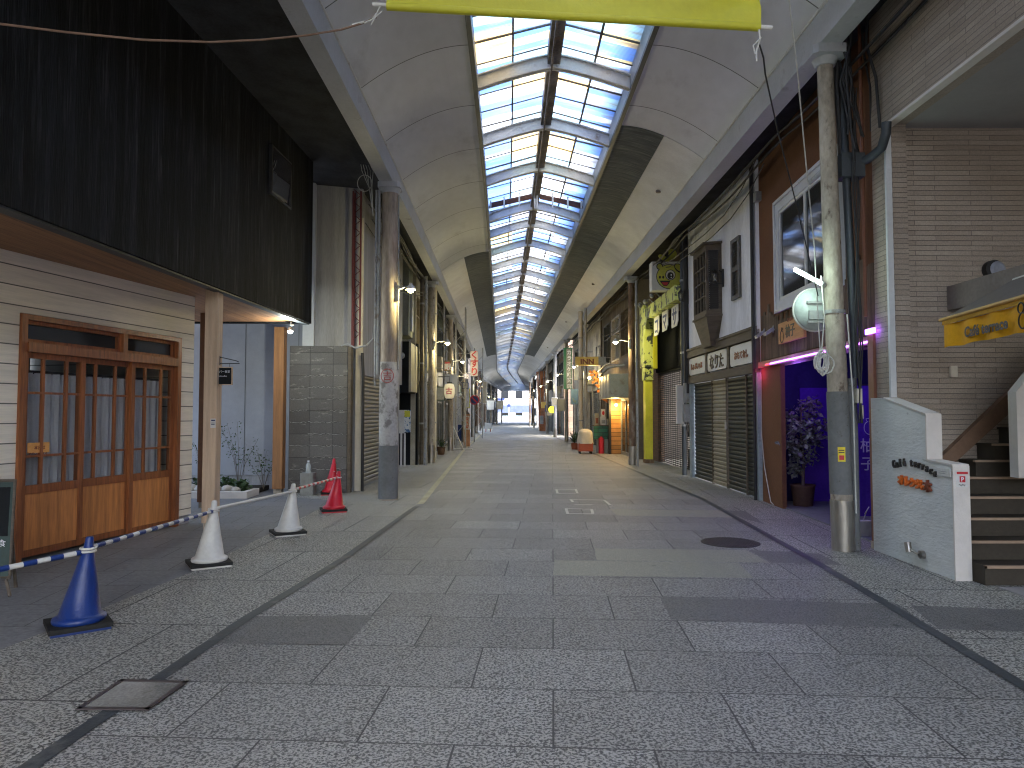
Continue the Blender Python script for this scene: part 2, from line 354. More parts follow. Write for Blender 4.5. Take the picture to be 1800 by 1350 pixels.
ST(strip(pl([(-14, -3.3), (4.6, -3.26), (6.85, -3.05), (12.4, -3.05), (13.2, -4.4), (14, -4.6), (14.1, -3.6), (130, -6)]), lambda y: GL_(y)-.04, -14, 126, 0, .2).build('pavement', m_side, None))
ST(strip(lambda y: GR_(y)+.04, lambda y: 9, -14, 126, 0, 1).build('pavement', m_side))
ST(MB().poly([(-12, -14, -.004), (-2.9, -14, -.004), (-2.9, 14.4, -.004), (-12, 14.4, -.004)]).build('forecourt_paving', m_fore))
for f in (GL_, GR_):
    a = -14; e = 11.6 if f is GL_ else 100
    ST(strip(lambda y: f(y)-.045, lambda y: f(y)+.045, a, e, .006, .5).build('gutter', m_gut))
ST(strip(lambda y: GL_(y)-.05, lambda y: GL_(y)+.06, 11.9, 60, .007, .5).build('painted_line', m_line))
def quad(px, m, name, z=.0025):
    b = MB(); b.poly([G(x, y, z) for x, y in px]); o = b.build(name, m); return ST(o)
for q, m in (([(428, 1083), (655, 1083), (610, 1133), (382, 1131)], m_patch_d), ([(975, 985), (1298, 989), (1325, 1016), (972, 1011)], m_patch_t), ([(1045, 964), (1312, 967), (1352, 989), (1049, 985)], m_patch_t),
             ([(1160, 1049), (1578, 1062), (1640, 1106), (1180, 1089)], m_patch_d), ([(1072, 895), (1268, 897), (1300, 910), (1085, 906)], m_patch_t), ([(1316, 967), (1440, 973), (1480, 993), (1356, 989)], m_patch_d), ([(1272, 897), (1310, 898), (1345, 922), (1306, 911)], m_patch_d), ([(1600, 1064), (1800, 1072), (1800, 1110), (1650, 1106)], m_patch_d)):
    quad(q, m, 'paving_slab')
def frame_mark(px, gap=0):
    p = [G(x, y, .006) for x, y in px]; b = MB()
    for i in range(4):
        a, c = p[i], p[(i+1) % 4]; t = (c-a).normalized(); n = V((-t.y, t.x, 0))*.022
        if gap and i in (0, 3): c = a+(c-a)*.45
        b.poly([a-n-t*.02, c-n+t*.02, c+n+t*.02, a+n-t*.02])
    ST(b.build('painted_marking', m_wline))
frame_mark([(980, 867), (1015, 867), (1012, 860), (978, 860)]); frame_mark([(1012, 887), (1072, 887), (1062, 879), (1003, 878)], 1); frame_mark([(998, 903), (1042, 903), (1040, 895), (995, 894)])
mh = T('manhole_cover', 'round dark iron manhole cover set in the granite paving', 'manhole cover', (2.55, 8.38, 0))
b = MB(); b.lathe([(.335, -.01), (.335, .006), (.32, .009)], (2.55, 8.38, 0), 40); b.build('rim', m_iron, mh)
b = MB()
for i in range(-9, 10):
    hh = math.sqrt(max(0, .30**2-(i*.032)**2)); b.box(2.55+i*.032-.008, 2.55+i*.032+.008, 8.38-hh, 8.38+hh, .008, .014)
b.build('tread_pattern', m_iron, mh)
ic = T('inspection_cover', 'rectangular stone-filled inspection cover with steel rim over the left gutter', 'manhole cover', (-2.02, 3.8, 0))
b = MB(); c4 = [G(*p, .008) for p in ((214, 1197), (325, 1200), (259, 1247), (140, 1246))]
for i in range(4):
    a, c = c4[i], c4[(i+1) % 4]; t = (c-a).normalized(); n = V((-t.y, t.x, 0))*.014; b.slab([a-n-t*.014, c-n+t*.014, c+n+t*.014, a+n-t*.014], (0, 0, .006))
b.build('rim', M('rim_steel', (.12, .1, .1), .5, .6), ic)
b = MB(); b.slab([p-V((0, 0, .001)) for p in c4], (0, 0, .004)); b.build('infill', M('gritty_infill', (.27, .26, .23), .85, var=.35, fine=70, spot=(.12, .11, .09), spots=8), ic)

# ------------------------------------------------------------ arcade roof
roof = T('arcade_roof', 'long vaulted arcade roof with a glazed ridge running over the street', 'arcade roof', (.65, 12, 0))
Y0, Y1 = -4.5, 125.
ys = [Y0+(Y1-Y0)*i/139 for i in range(140)]
def sweep(prof, y0, y1, step=1.):
    n = max(1, round((y1-y0)/step)); yy = [y0+(y1-y0)*i/n for i in range(n+1)]; m = len(prof); b = MB()
    vs = [(cx(y)+p[0], y, p[1]) for y in yy for p in prof]
    b.add(vs, [(i*m+j, i*m+(j+1) % m, (i+1)*m+(j+1) % m, (i+1)*m+j) for i in range(n) for j in range(m)])
    b.add(vs[:m], [tuple(range(m))[::-1]]); b.add(vs[-m:], [tuple(range(m))]); return b
def vault(t): return 2.76-1.53*t, 6.0+.62*(1-(1-t)**1.9)
def lining(s, t0, t1, y0, y1, off, m, name, th=.03):
    lo = [(s*vault(t0+(t1-t0)*i/12)[0], vault(t0+(t1-t0)*i/12)[1]-off) for i in range(13)]
    pr = lo+[(x, z+th) for x, z in reversed(lo)]
    b = sweep(pr, y0, y1, 1.); b.sm = [True]*len(b.sm); o = b.build(name, m, roof)
    for p_ in o.data.polygons: p_.use_smooth = False
    return o
for s in (-1, 1):
    lining(s, 0, 1, Y0, Y1, 0, m_ceil, 'ceiling_lining')
    ya = 12.4 if s > 0 else 22.2
    lining(s, .47, 1, ya, 61, .012, m_dark, 'weathered_panel', .008)
    lining(s, 0.01, .465, ya, 61, .012, m_ceil2, 'crinkled_panel', .008)
    sweep([(s*2.76, 5.62), (s*3.0, 5.62), (s*3.0, 6.03), (s*2.76, 6.03)], Y0, Y1).build('edge_beam', m_beam, roof)
    sweep([(s*2.745, 5.98), (s*2.76, 5.98), (s*2.76, 6.01), (s*2.745, 6.01)], Y0, Y1).build('beam_trim', m_rib, roof)
    for q0_, q1_ in (((Y0, 43), (49.5, 78), (92, Y1)) if s > 0 else ((Y0, 57), (72, Y1))): sweep([(s*3.0, 5.95), (s*6.4, 6.25), (s*6.4, 6.32), (s*3.0, 6.02)], q0_, q1_).build('gap_cover', m_can, roof)  # cover added over the side gaps to stop sky light leaking in
    sweep([(s*1.20, 6.56), (s*1.23, 6.56), (s*1.23, 6.92), (s*1.20, 6.92)], Y0, Y1).build('upstand', M('upstand_paint', (.30, .33, .36), .6), roof)
    sweep([(s*1.19, 6.54), (s*1.26, 6.54), (s*1.26, 6.60), (s*1.19, 6.60)], Y0, Y1).build('skylight_edge', m_pipe, roof)
sweep([(-.10, 7.0), (.10, 7.0), (.10, 7.22), (-.10, 7.22)], Y0, Y1).build('ridge_beam', m_ridge, roof)
sweep([(-.05, 6.92), (-.02, 6.92), (-.02, 7.0), (-.05, 7.0)], Y0, Y1).build('ridge_conduit', m_ridge, roof)
# ribs
RIB0, RS = 10.97, 2.36
k = math.ceil((Y0-RIB0)/RS); ribs = []
while RIB0+k*RS < Y1:
    y = RIB0+k*RS; k += 1
    if abs(y-(RIB0+3*RS)) < .1: y += .62
    ribs.append(y); b = MB(); c = cx(y); N = 12; lo = []; hi = []
    for i in range(N+1):
        u = -1.2+2.4*i/N; z = 6.60+.34*(1-abs(u/1.2)**1.25); lo.append((c+u, z)); hi.append((c+u, z+.21))
    b.prism(lo+hi[::-1], y-.012, y+.012, 'y')
    for q in (lo, hi):
        z_ = [(x, zz-.012) for x, zz in q]+[(x, zz+.008) for x, zz in reversed(q)]; b.prism(z_, y-.06, y-.0125, 'y'); b.prism(z_, y+.0125, y+.06, 'y')
    b.build('rib', m_rib, roof)
def gz(u): return 7.24-.32*abs(u)/1.2      # glazing height
gm, gt_, gn, gb = mat('old_roof_sheeting')
gt_.nodes.remove(gb); out = gt_.nodes['Material Output']
tr = gt_.nodes.new('ShaderNodeBsdfTransparent'); tl = gt_.nodes.new('ShaderNodeBsdfTranslucent'); mx = gt_.nodes.new('ShaderNodeMixShader'); mx.inputs[0].default_value = .8
ge = gt_.nodes.new('ShaderNodeNewGeometry'); sp = gt_.nodes.new('ShaderNodeSeparateXYZ'); gt_.links.new(ge.outputs['Position'], sp.inputs[0])
yy = _math(gt_, 'ADD', sp.outputs[1], _math(gt_, 'MULTIPLY', _noise(gt_, _pos(gt_), .6, 2), .25))
side_ = _math(gt_, 'MULTIPLY', _math(gt_, 'FLOOR', _math(gt_, 'DIVIDE', sp.outputs[0], 1.3)), 7.31)
def wn(sz, seed):
    q = gt_.nodes.new('ShaderNodeTexWhiteNoise'); q.noise_dimensions = '1D'
    gt_.links.new(_math(gt_, 'ADD', _math(gt_, 'FLOOR', _math(gt_, 'DIVIDE', yy, sz)), _math(gt_, 'ADD', side_, seed)), q.inputs['W']); return q.outputs[0]
c = _mix(gt_, _math(gt_, 'GREATER_THAN', wn(.62, .1), .62), (.76, .80, .84), (.38, .53, .80))
c = _mix(gt_, _math(gt_, 'GREATER_THAN', wn(1.1, 5.3), .90), c, (.78, .69, .47))
c = _mix(gt_, _math(gt_, 'GREATER_THAN', wn(.21, 9.7), .80), c, (.32, .46, .72))
c = _mix(gt_, _math(gt_, 'GREATER_THAN', wn(.33, 3.1), .88), c, (.50, .66, .74))
c = _mix(gt_, _ramp(gt_, _noise(gt_, _pos(gt_, (.6, 3, 1)), 3, 6), .5, .72), c, (.46, .42, .38))
cor = _math(gt_, 'ADD', _math(gt_, 'MULTIPLY', _math(gt_, 'SINE', _math(gt_, 'MULTIPLY', sp.outputs[1], 190)), .12), .88)
cs = gt_.nodes.new('ShaderNodeVectorMath'); cs.operation = 'SCALE'; gt_.links.new(c, cs.inputs[0]); gt_.links.new(cor, cs.inputs['Scale'])
for q in (tr, tl): gt_.links.new(cs.outputs[0], q.inputs[0])
gt_.links.new(tr.outputs[0], mx.inputs[1]); gt_.links.new(tl.outputs[0], mx.inputs[2]); gt_.links.new(mx.outputs[0], out.inputs[0])
for s in (-1, 1):
    sweep([(s*.09, gz(.09)), (s*1.22, gz(1.22)), (s*1.22, gz(1.22)+.01), (s*.09, gz(.09)+.01)], Y0, Y1).build('roof_sheeting', gm, roof)
    sweep([(s*.63, gz(.63)-.05), (s*.66, gz(.65)-.05), (s*.66, gz(.65)-.012), (s*.63, gz(.63)-.012)], Y0, Y1).build('glazing_bar', m_ridge, roof)
b = MB()
for a, c_ in zip(ribs, ribs[1:]):
    for f in (.1, .36, .63, .9):
        y = a+(c_-a)*f+random.uniform(-.05, .05); c = cx(y)
        for s in (-1, 1):
            p0, p1 = (c+s*.1, y, gz(.1)-.035), (c+s*1.2, y, gz(1.2)-.035+random.uniform(-.02, .02)); r = random.choice((.012, .02, .014))
            b.tube([p0, p1], r, 4)
b.build('purlins', m_ridge, roof)
b = MB(); yb = RIB0+3*RS-.35; c = cx(yb)
for s in (-1, 1):
    for i in range(4):
        b.slab([(c+s*.1, yb+i*.12, 6.92+i*.065), (c+s*1.18, yb+i*.12, 6.68+i*.065), (c+s*1.18, yb+i*.12, 6.73+i*.065), (c+s*.1, yb+i*.12, 6.97+i*.065)], (0, .03, 0))
b.build('louvre_band', M('brown_louvre', (.12, .05, .035), .7, var=.3), roof)
b = MB()
for s in (-1, 1):
    for u in (.03, .42, .8, 1.14): b.box(c+s*u-.02, c+s*u+.02, yb-.05, yb-.01, 6.68, 7.2-.3*u)
b.build('louvre_posts', m_rib, roof)
b = MB()
for y in (14.8, 25.5, 36, 50): 
    b.lathe([(.05, -.03), (.06, 0), (.05, .02)], (cx(y)+2.45, y, vault(.2)[1]-.02), 12)
b.build('roof_vents', m_ridge, roof)
# end gable of the roof and lining above the far opening
b = MB(); c = cx(125); b.box(c-3.3, c+3.3, 125.05, 125.3, 5.6, 7.6); b.build('end_fascia', m_wtrim, roof)
sweep([(-3.1, 7.75), (-1.25, 7.75), (-1.25, 7.8), (-3.1, 7.8)], Y0, Y1).build('outer_roof', m_can, roof); sweep([(1.25, 7.75), (3.1, 7.75), (3.1, 7.8), (1.25, 7.8)], Y0, Y1).build('outer_roof', m_can, roof)
# ------------------------------------------------------------ street lamp kit
def street_lamp(px_, Y, side, z, label, e=90, col=(1, .86, .42), reach=.42):
    r = T('street_lamp', label, 'lamp', (px_, Y, z), 'lamps on arcade pillars')
    b = MB(); b.box(px_-side*.0-.03, px_+.03, Y-.12, Y-.06, z-.22, z+.06); b.build('bracket_box', m_gpipe, r)
    b = MB(); b.tube([(px_, Y-.1, z-.02), (px_-side*.15, Y-.1, z+.03), (px_-side*(reach-.08), Y-.1, z+.05)], .016, 8); b.build('arm', m_gpipe, r)
    b = MB(); xh = px_-side*reach; b.lathe([(.09, 0), (.075, .05), (.03, .08), (.02, .12)], (xh, Y-.1, z-.02), 16, cap=False); b.build('shade', m_wpl, r)
    b = MB(); b.ball((xh, Y-.1, z-.02), .058, 8); b.build('bulb', m_bulb, r)
    lamp('lamp_light', (xh, Y-.1, z-.14), col, e*.13, .05, r)
    return r

# ------------------------------------------------------------ arcade pillars
def pillar(x, Y, h, rad, m, label, lean=0., cap=True, sleeve=True, sleevem=None, group='round arcade pillars', xtra=None, tp=.12):
    r = T('arcade_pillar', label, 'pillar', (x, Y, 0), group)
    b = MB(); N = 14
    prof = [(rad*1.04, 0.0)]+[(rad*(1.04-.12*i/N)*(1.03 if i % 2 else 1), h*i/N) for i in range(1, N)]+[(rad*.92, h)]
    prof = []
    for i in range(N+1):
        z = h*i/N; rr = rad*(1.04-tp*i/N); prof += [(rr, max(0, z-.012)), (rr*1.03, z)] if 0 < i < N and i % 2 else [(rr, z)]
    b.lathe(prof, (x, Y, 0), 24, (lean, 0)); b.build('shaft', m, r)
    if sleeve: b = MB(); b.lathe([(rad*1.09, .0), (rad*1.09, .55)], (x, Y, 0), 28, (lean, 0)); b.build('base_sleeve', sleevem or m_stain, r)
    if cap:
        b = MB(); b.box(x+lean*h-.2, x+lean*h+.2, Y-.2, Y+.2, h-.0, h+.1, .05); b.lathe([(rad*.95, h-.08), (rad*1.25, h-.001)], (x+lean*h, Y, 0), 20); b.build('capital', m_beam, r)
    if xtra: xtra(r)
    return r
def near_right(r):
    X, Yp = 3.66, 7.92
    b = MB(); b.lathe([(.119, .62), (.113, 1.75)], (X, Yp, 0), 28, (-.02, 0)); b.build('grey_band', m_concd, r)
    b = MB(); b.lathe([(.068, 0), (.064, 1.9)], (X+.135, Yp+.04, 0), 18); b.build('side_pipe', m_concd, r)
    b = MB(); b.tube([(X+.17, Yp+.0, 1.9), (X+.13, Yp-.02, 3.3), (X+.10, Yp, 4.6), (X+.06, Yp+.05, 5.5)], .045, 12); b.box(X+.02, X+.28, Yp-.1, Yp+.1, 4.15, 4.42); b.build('drain_pipe', m_pipe, r)
    b = MB(); b.tube([(X+.22, Yp, 4.33), (X+.31, Yp-.12, 4.34), (X+.34, Yp-.34, 4.38), (X+.345, Yp-.42, 4.5), (X+.345, Yp-.44, 4.62)], .05, 10); b.build('pipe_elbow', m_pipe, r)
    b = MB()
    for k_ in range(5):
        pts = [(X+.14+.02*k_+.02*math.sin(i*1.7+k_), Yp-.12+.02*k_, 1.4+i*.42) for i in range(10)]; b.tube(pts, .009, 5)
    b.build('cables', m_cable, r)
    b = MB(); b.tube([(X+.09, Yp-.12, .42), (X+.08, Yp-.12, 1.7), (X+.03, Yp-.13, 2.6)], .008, 5); b.build('white_cable', m_wcable, r)
    b = MB(); b.box(X+.13, X+.19, Yp-.12, Yp-.04, 1.62, 1.78, .01); b.box(X+.205, X+.24, Yp-.04, Yp+.02, 1.45, 1.6, .01); b.build('junction_box', m_cream, r)
    def wrap(z0, z1, a0, a1, m, nm, rr=.1175):
        b = MB(); n = 8; vs = []
        for i in range(n+1):
            a = a0+(a1-a0)*i/n; x_, y_ = X-.02*z0+rr*math.cos(a), Yp+rr*math.sin(a); vs += [(x_, y_, z0), (x_, y_, z1)]
        b.add(vs, [(2*i, 2*i+1, 2*i+3, 2*i+2) for i in range(n)], True); return b.build(nm, m, r)
    wrap(.98, 1.14, R(-125), R(-88), M('yellow_sticker', (.75, .6, .02), .5), 'sticker', .1205)
    wrap(1.0, 1.05, R(-118), R(-95), m_rdt, 'sticker_mark', .122)
    wrap(1.075, 1.085, R(-120), R(-92), m_blt, 'sticker_line', .122); wrap(1.10, 1.11, R(-120), R(-92), m_blt, 'sticker_line', .122)
    b = MB(); b.lathe([(.116, 2.62), (.116, 2.66)], (X, Yp, 0), 28, (-.02, 0)); b.build('band', m_gpipe, r)
P1 = pillar(3.66, 7.92, 5.52, .112, m_conc, 'nearest pillar on the right with peeling concrete and steel foot sleeve', -.019, xtra=near_right, tp=.30)
def near_left(r):
    X, Yp = -2.18, 12.59
    b = MB(); b.lathe([(.172, .02), (.17, .95)], (X, Yp, 0), 28); b.build('grey_band', m_concd, r)
    b = MB(); b.lathe([(.168, .95), (.166, 2.42)], (X, Yp, 0), 28); b.build('peeling_band', M('peeling_white_paint', (.50, .49, .48), .8, var=.2, spot=(.2, .19, .18), spotr=(.5, .6), spots=5), r)
    b = MB(); b.tube([(X-.19, Yp-.05, 2.2), (X-.19, Yp-.05, 5.5)], .03, 10); b.tube([(X-.24, Yp-.05, 2.0), (X-.24, Yp-.05, 5.5)], .018, 8); b.build('drain_pipe', m_gpipe, r)
    b = MB(); b.tube([(X+.17, Yp-.06, 2.3), (X+.16, Yp-.06, 5.4)], .014, 6); b.build('conduit', m_gpipe, r)
    pts = [(X+.0+.11*math.cos(t_/16*2*math.pi), Yp-.178, 2.17+.12*math.sin(t_/16*2*math.pi)) for t_ in range(17)]
    b = MB(); b.tube(pts, .008, 5); b.build('ring_mark', M('faded_red_paint', (.42, .12, .11), .8, spot=(.4, .38, .36), spots=14), r)
    TX('painted_mark', '吉', .17, (X-.085, Yp-.177, 2.105), (1, 0, 0), (0, 0, 1), bpy.data.materials['faded_red_paint'], r, .003, .002)
P2 = pillar(-2.18, 12.59, 5.52, .158, M('stained_steel_pole', (.46, .38, .30), .6, .1, var=.35, vs=3, stretch=(1.5, 1.5, .25), spot=(.17, .09, .06), spotr=(.56, .75), spots=3), 'nearest pillar on the left with a circled red mark', 0, sleeve=False, xtra=near_left)
pillar(3.57, 21.18, 5.5, .10, m_rustp, 'rust-streaked pillar beside the yellow arch on the right')
pillar(-2.48, 21.92, 5.5, .105, m_conc, 'second pillar on the left, lamplit, beside the black shopfront')
street_lamp(-2.18+.15, 12.59, -1, 3.72, 'yellow lamp on the nearest left pillar', 60, reach=.24)
street_lamp(3.5, 21.18, 1, 3.66, 'yellow lamp on the rusty right pillar above the yellow sign', 110)
street_lamp(-2.4, 21.92, -1, 3.70, 'yellow lamp on the second left pillar', 110)
lmap = [('L', 29.4, -2.54), ('R', 32.5, 3.32), ('L', 38, -2.58), ('R', 39.2, 3.0), ('L', 46.9, -2.6), ('R', 47, 2.85), ('R', 55, 2.72), ('L', 56, -2.8), ('L', 64.7, -2.95), ('R', 64.7, 2.5),
        ('L', 76, -3.2), ('R', 77, 2.35), ('L', 87, -3.3), ('R', 87, 2.2), ('L', 98, -2.9), ('R', 98, 2.5), ('L', 110, -2.4), ('R', 110, 3.1), ('L', 121, -1.75), ('R', 121, 3.65)]
ordn = {'L': ['third', 'fourth', 'fifth', 'sixth', 'seventh', 'eighth', 'ninth', 'tenth', 'eleventh', 'twelfth'], 'R': ['third', 'fourth', 'fifth', 'sixth', 'seventh', 'eighth', 'ninth', 'tenth', 'eleventh', 'twelfth']}
ci = {'L': 0, 'R': 0}
for sd, Y, x in lmap:
    o_ = ordn[sd][ci[sd]]; ci[sd] += 1; side = -1 if sd == 'L' else 1; nm = 'left' if side < 0 else 'right'
    pillar(x, Y, 5.5, .105, random.choice((m_conc, m_gpipe, m_rustp)), f'{o_} pillar from the camera along the {nm} side')
    if Y < 100: street_lamp(x-side*.08, Y, side, 3.68, f'small lit lamp on the {o_} {nm} pillar', 70, (1, .85, .5) if Y < 50 else (.95, .95, .8))

# ------------------------------------------------------------ shutter and text kit (frame F: x = run, y = out, z = up)
def shutter(F, u0, u1, z0, z1, out, m, name, parent, pitch=.075, depth=.012):
    b = MB(F); n = int((z1-z0)/pitch); vs = []; zs = []
    for i in range(n+1):
        z = z0+i*pitch; zs += [(z, out), (z+pitch*.35, out+depth), (z+pitch*.75, out+depth), (z+pitch*.9, out-.004)]
    zs = [(min(z, z1), o) for z, o in zs]
    for z, o in zs: vs += [(u0, o, z), (u1, o, z)]
    b.add(vs, [(2*i, 2*i+1, 2*i+3, 2*i+2) for i in range(len(zs)-1)])
    b.box(u0, u1, out-.02, out+depth+.01, z0, z0+.05)
    return b.build(name, m, parent)
def FR(x0, y0, x1, y1, side):
    """facade frame from (x0,y0) to (x1,y1); out points to the street centre"""
    u = V((x1-x0, y1-y0, 0)).normalized(); n = V((-u.y, u.x, 0))
    if (side > 0) != (n.x < 0): n = -n
    return (V((x0, y0, 0)), u, n)
def W(F, u, w_, z): o, a, n = F; return V((o.x+a.x*u+n.x*w_, o.y+a.y*u+n.y*w_, o.z+z))
# ================================================================= LEFT: black timber house
H = T('timber_house', 'house with charred black boarded upper floor over cedar shop doors', 'house', (-5, 9, 0))
FA = FR(-4.14, .5, -3.6, 12.7, -1)          # upper facade
Lf = math.hypot(.54, 12.2)
b = MB(FA); b.box(-8, Lf, -.16, 0, 3.12, 6.95); b.build('upper_wall', m_char, H)
b = MB(); b.box(-8.5, -3.65, 12.56, 12.70, 3.12, 6.9); b.build('end_wall', m_char, H)
b = MB(FA); b.slab([(-8, -.1, 6.8), (Lf+.02, -.1, 6.8), (Lf+.02, .86, 6.5), (-8, .86, 6.5)], (0, 0, .06)); b.slab([(-8, .86, 6.42), (Lf+.02, .86, 6.42), (Lf+.02, .92, 6.42), (-8, .92, 6.42)], (0, 0, .2)); b.build('eave', m_eave, H)
b = MB(FA)
for u in (Lf-.01,): b.prism([(-.12, 6.62), (.2, 6.62), (.2, 6.75), (-.12, 6.85)], u, u+.03, 'x')
b.build('eave_bracket', m_eave, H)
b = MB(FA); b.slab([(-8, -.17, 3.14), (Lf-.15, -.17, 3.14), (Lf-.15, -4.2, 3.14), (-8, -4.2, 3.14)], (0, 0, .05)); b.build('soffit', m_soff, H)
b = MB(FA); b.box(-8, Lf-.02, -.155, -.03, 3.10, 3.118); b.build('drip_edge', m_pipe, H)
b = MB(); b.lathe([(.07, 0), (.065, .012)], (-4.55, 7.6, 3.145), 20); b.build('downlight', m_black, H)
# small window in black wall
wl = PX(473, 300, -3.66); Yw0, Yw1 = 10.45, 11.75
p0 = D(473, 255); 
def onFA(px, py):   # intersect the pixel's ray with the facade plane
    a = V(D(px, py)); o, u, n = FA; t = (o-V((0, 0, 1.5))).dot(n)/a.dot(n); p = V((0, 0, 1.5))+a*t; return (p-o).dot(u), p.z
a0 = onFA(473, 255); a1 = onFA(507, 367); a2 = onFA(473, 345); a3 = onFA(507, 285)
u0, u1, z0, z1 = a0[0], a1[0], (a1[1]+a2[1])/2, (a0[1]+a3[1])/2
wn_ = MB(FA); wn_.box(u0, u1, 0, .05, z0, z0+.035); wn_.box(u0, u1, 0, .05, z1-.035, z1); wn_.box(u0, u0+.035, 0, .05, z0+.035, z1-.035); wn_.box(u1-.035, u1, 0, .05, z0+.035, z1-.035); wf = wn_.build('window', m_cable, H)
b = MB(FA); b.slab([(u0+.036, .0, z0+.036), (u1-.036, .012, z0+.036), (u1-.036, .06, z1-.036), (u0+.036, .048, z1-.036)], (0, .004, 0)); b.build('pane', GL('mirror_pane', (.03, .03, .04), .02), wf)
bpy.data.materials['mirror_pane'].node_tree.nodes['Principled BSDF'].inputs['IOR'].default_value = 2.6
# lower wall, plane through the door
FD = FR(-5.75, 1.5, -4.46, 10.67, -1); LD = math.hypot(1.29, 9.17)
def onF(F, px, py):
    a = V(D(px, py)); o, u, n = F; t = (o-V((0, 0, 1.5))).dot(n)/a.dot(n); p = V((0, 0, 1.5))+a*t; return (p-o).dot(u), p.z
# recompute wall plane so that the door foot falls on the measured ground points
dA, dB = G(25, 990), G(308, 925); ud = (dB-dA).normalized(); o_ = dA-ud*6; e_ = dB+ud*1.0
FD = FR(o_.x, o_.y, e_.x, e_.y, -1)
ul, ur = 6.0, 6.0+(dB-dA).length
LD = ur+.14
zh = 2.17
zs_t = 2.42; zt = 2.62
uL, zT = onF(FD, 33, 529); _, zTr = onF(FD, 313, 610); _, zm = onF(FD, 36, 600); _, zgb = onF(FD, 36, 852); _, zgr = onF(FD, 295, 818)
zT = (zT+zTr)/2
b = MB(FD); b.box(-4, ul-.02, -.14, 0, 0, 3.16); b.box(ur+.02, LD+.18, -.14, 0, .12, 3.16); b.box(ul-.02, ur+.02, -.14, 0, zT+.01, 3.16); b.build('clapboard_wall', m_side_b, H)
b = MB(FD); b.box(LD+.04, LD+.17, -3.5, -.141, .12, 3.16); b.build('side_wall', m_side_b, H)
b = MB(FD); b.box(ur+.03, LD+.16, -3.4, -.02, 0, .12); b.build('plinth', m_gwall, H)
# door frame
b = MB(FD)
fw = .05
b.box(ul-.02, ul+fw, -.12, .035, 0, zT); b.box(ur-fw, ur+.02, -.12, .035, 0, zT); b.box(ul+fw, ur-fw, -.12, .035, zT-.055, zT)
b.box(ul+fw, ur-fw, -.12, .05, zm-.10, zm); um = ul+(ur-ul)*.585; b.box(um-.035, um+.035, -.11, .03, zm, zT-.055); b.build('door_frame', m_door, H)
b = MB(FD); b.box(ul+fw, um-.035, -.075, -.06, zm, zT-.055); b.box(um+.035, ur-fw, -.075, -.06, zm, zT-.055); b.build('transom_window', m_dglass, H)
b = MB(FD)
for a, c in ((ul+fw, um-.035), (um+.035, ur-fw)):
    b.box(a, c, -.058, -.02, zm, zm+.04); b.box(a, c, -.058, -.02, zT-.095, zT-.055); b.box(a, a+.04, -.058, -.02, zm+.04, zT-.095); b.box(c-.04, c, -.058, -.02, zm+.04, zT-.095)
b.build('transom_sash', m_door, H)
zg0 = zgb-.02; z2_ = zm-.10
def door_leaf(a, c, w_, nb):
    b = MB(FD); st = .065
    b.box(a, a+st, w_, w_+.035, .03, z2_); b.box(c-st, c, w_, w_+.035, .03, z2_)
    for z0_, z1_ in ((.03, .10), (zg0-.09, zg0), (z2_-.06, z2_)): b.box(a+st, c-st, w_+.001, w_+.034, z0_, z1_)
    lf = b.build('sliding_door', m_door, H)
    b = MB(FD); b.box(a+st, c-st, w_+.008, w_+.024, .10, zg0-.09); b.build('door_panel', m_doorp, lf)
    b = MB(FD); b.box(a+st, c-st, w_+.012, w_+.017, zg0, z2_-.06); b.build('door_glass', m_glass, lf)
    b = MB(FD)
    for i in (1, 2): x = a+st+(c-a-2*st)*(.28 if i == 1 else .72); b.box(x-.017, x+.017, w_+.003, w_+.032, zg0, z2_-.06)
    for z in (zg0+.30, z2_-.42): b.box(a+st, c-st, w_+.005, w_+.030, z-.012, z+.012)
    b.build('muntins', m_door, lf)
dw = (ur-ul-2*fw)/3
door_leaf(ul+fw, ul+fw+dw+.04, -.05, 2); door_leaf(ul+fw+dw-.02, ul+fw+2*dw+.03, -.09, 2); door_leaf(ul+fw+2*dw-.02, ur-fw, -.05, 2)
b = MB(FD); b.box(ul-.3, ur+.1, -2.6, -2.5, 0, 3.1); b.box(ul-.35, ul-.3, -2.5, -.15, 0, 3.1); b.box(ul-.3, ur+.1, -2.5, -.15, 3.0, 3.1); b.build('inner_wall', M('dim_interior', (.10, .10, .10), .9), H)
# curtain behind doors
cu = T('curtain', 'sheer grey curtain hanging behind the cedar shop doors', 'curtain', W(FD, ul, -.25, 0))
b = MB(FD); n = 220; vs = []
for i in range(n+1):
    u = ul+.06+(ur-ul-.12)*i/n; y_ = -.22+.028*math.sin(i*.55)+.012*math.sin(i*1.7+1); vs += [(u, y_, .25), (u, y_*.96-.01, z2_-.2)]
b.add(vs, [(2*i, 2*i+1, 2*i+3, 2*i+2) for i in range(n)], True); b.build('fabric', m_curt, cu)
b = MB(FD); b.box(ul+.05, ur-.05, -.28, -.24, z2_-.21, z2_-.17); b.build('curtain_rail', m_cable, cu)
# orange notice on glass
ua, za = onF(FD, 52, 797); ub, zb = onF(FD, 91, 777)
nt_ = T('notice_card', 'orange notice card on the leftmost shop door glass', 'notice', W(FD, ua, -.02, za))
b = MB(FD); b.box(ua, ub, -.032, -.028, za, zb); b.build('card', M('orange_card', (.75, .36, .10), .6), nt_)
TX('card_text', '本日は', .045, W(FD, ua+.08, -.027, zb-.07), FD[1], (0, 0, 1), m_brt, nt_, .001, .001); TX('card_text', '休業いたします', .032, W(FD, ua+.02, -.027, zb-.13), FD[1], (0, 0, 1), m_brt, nt_, .001, .001)
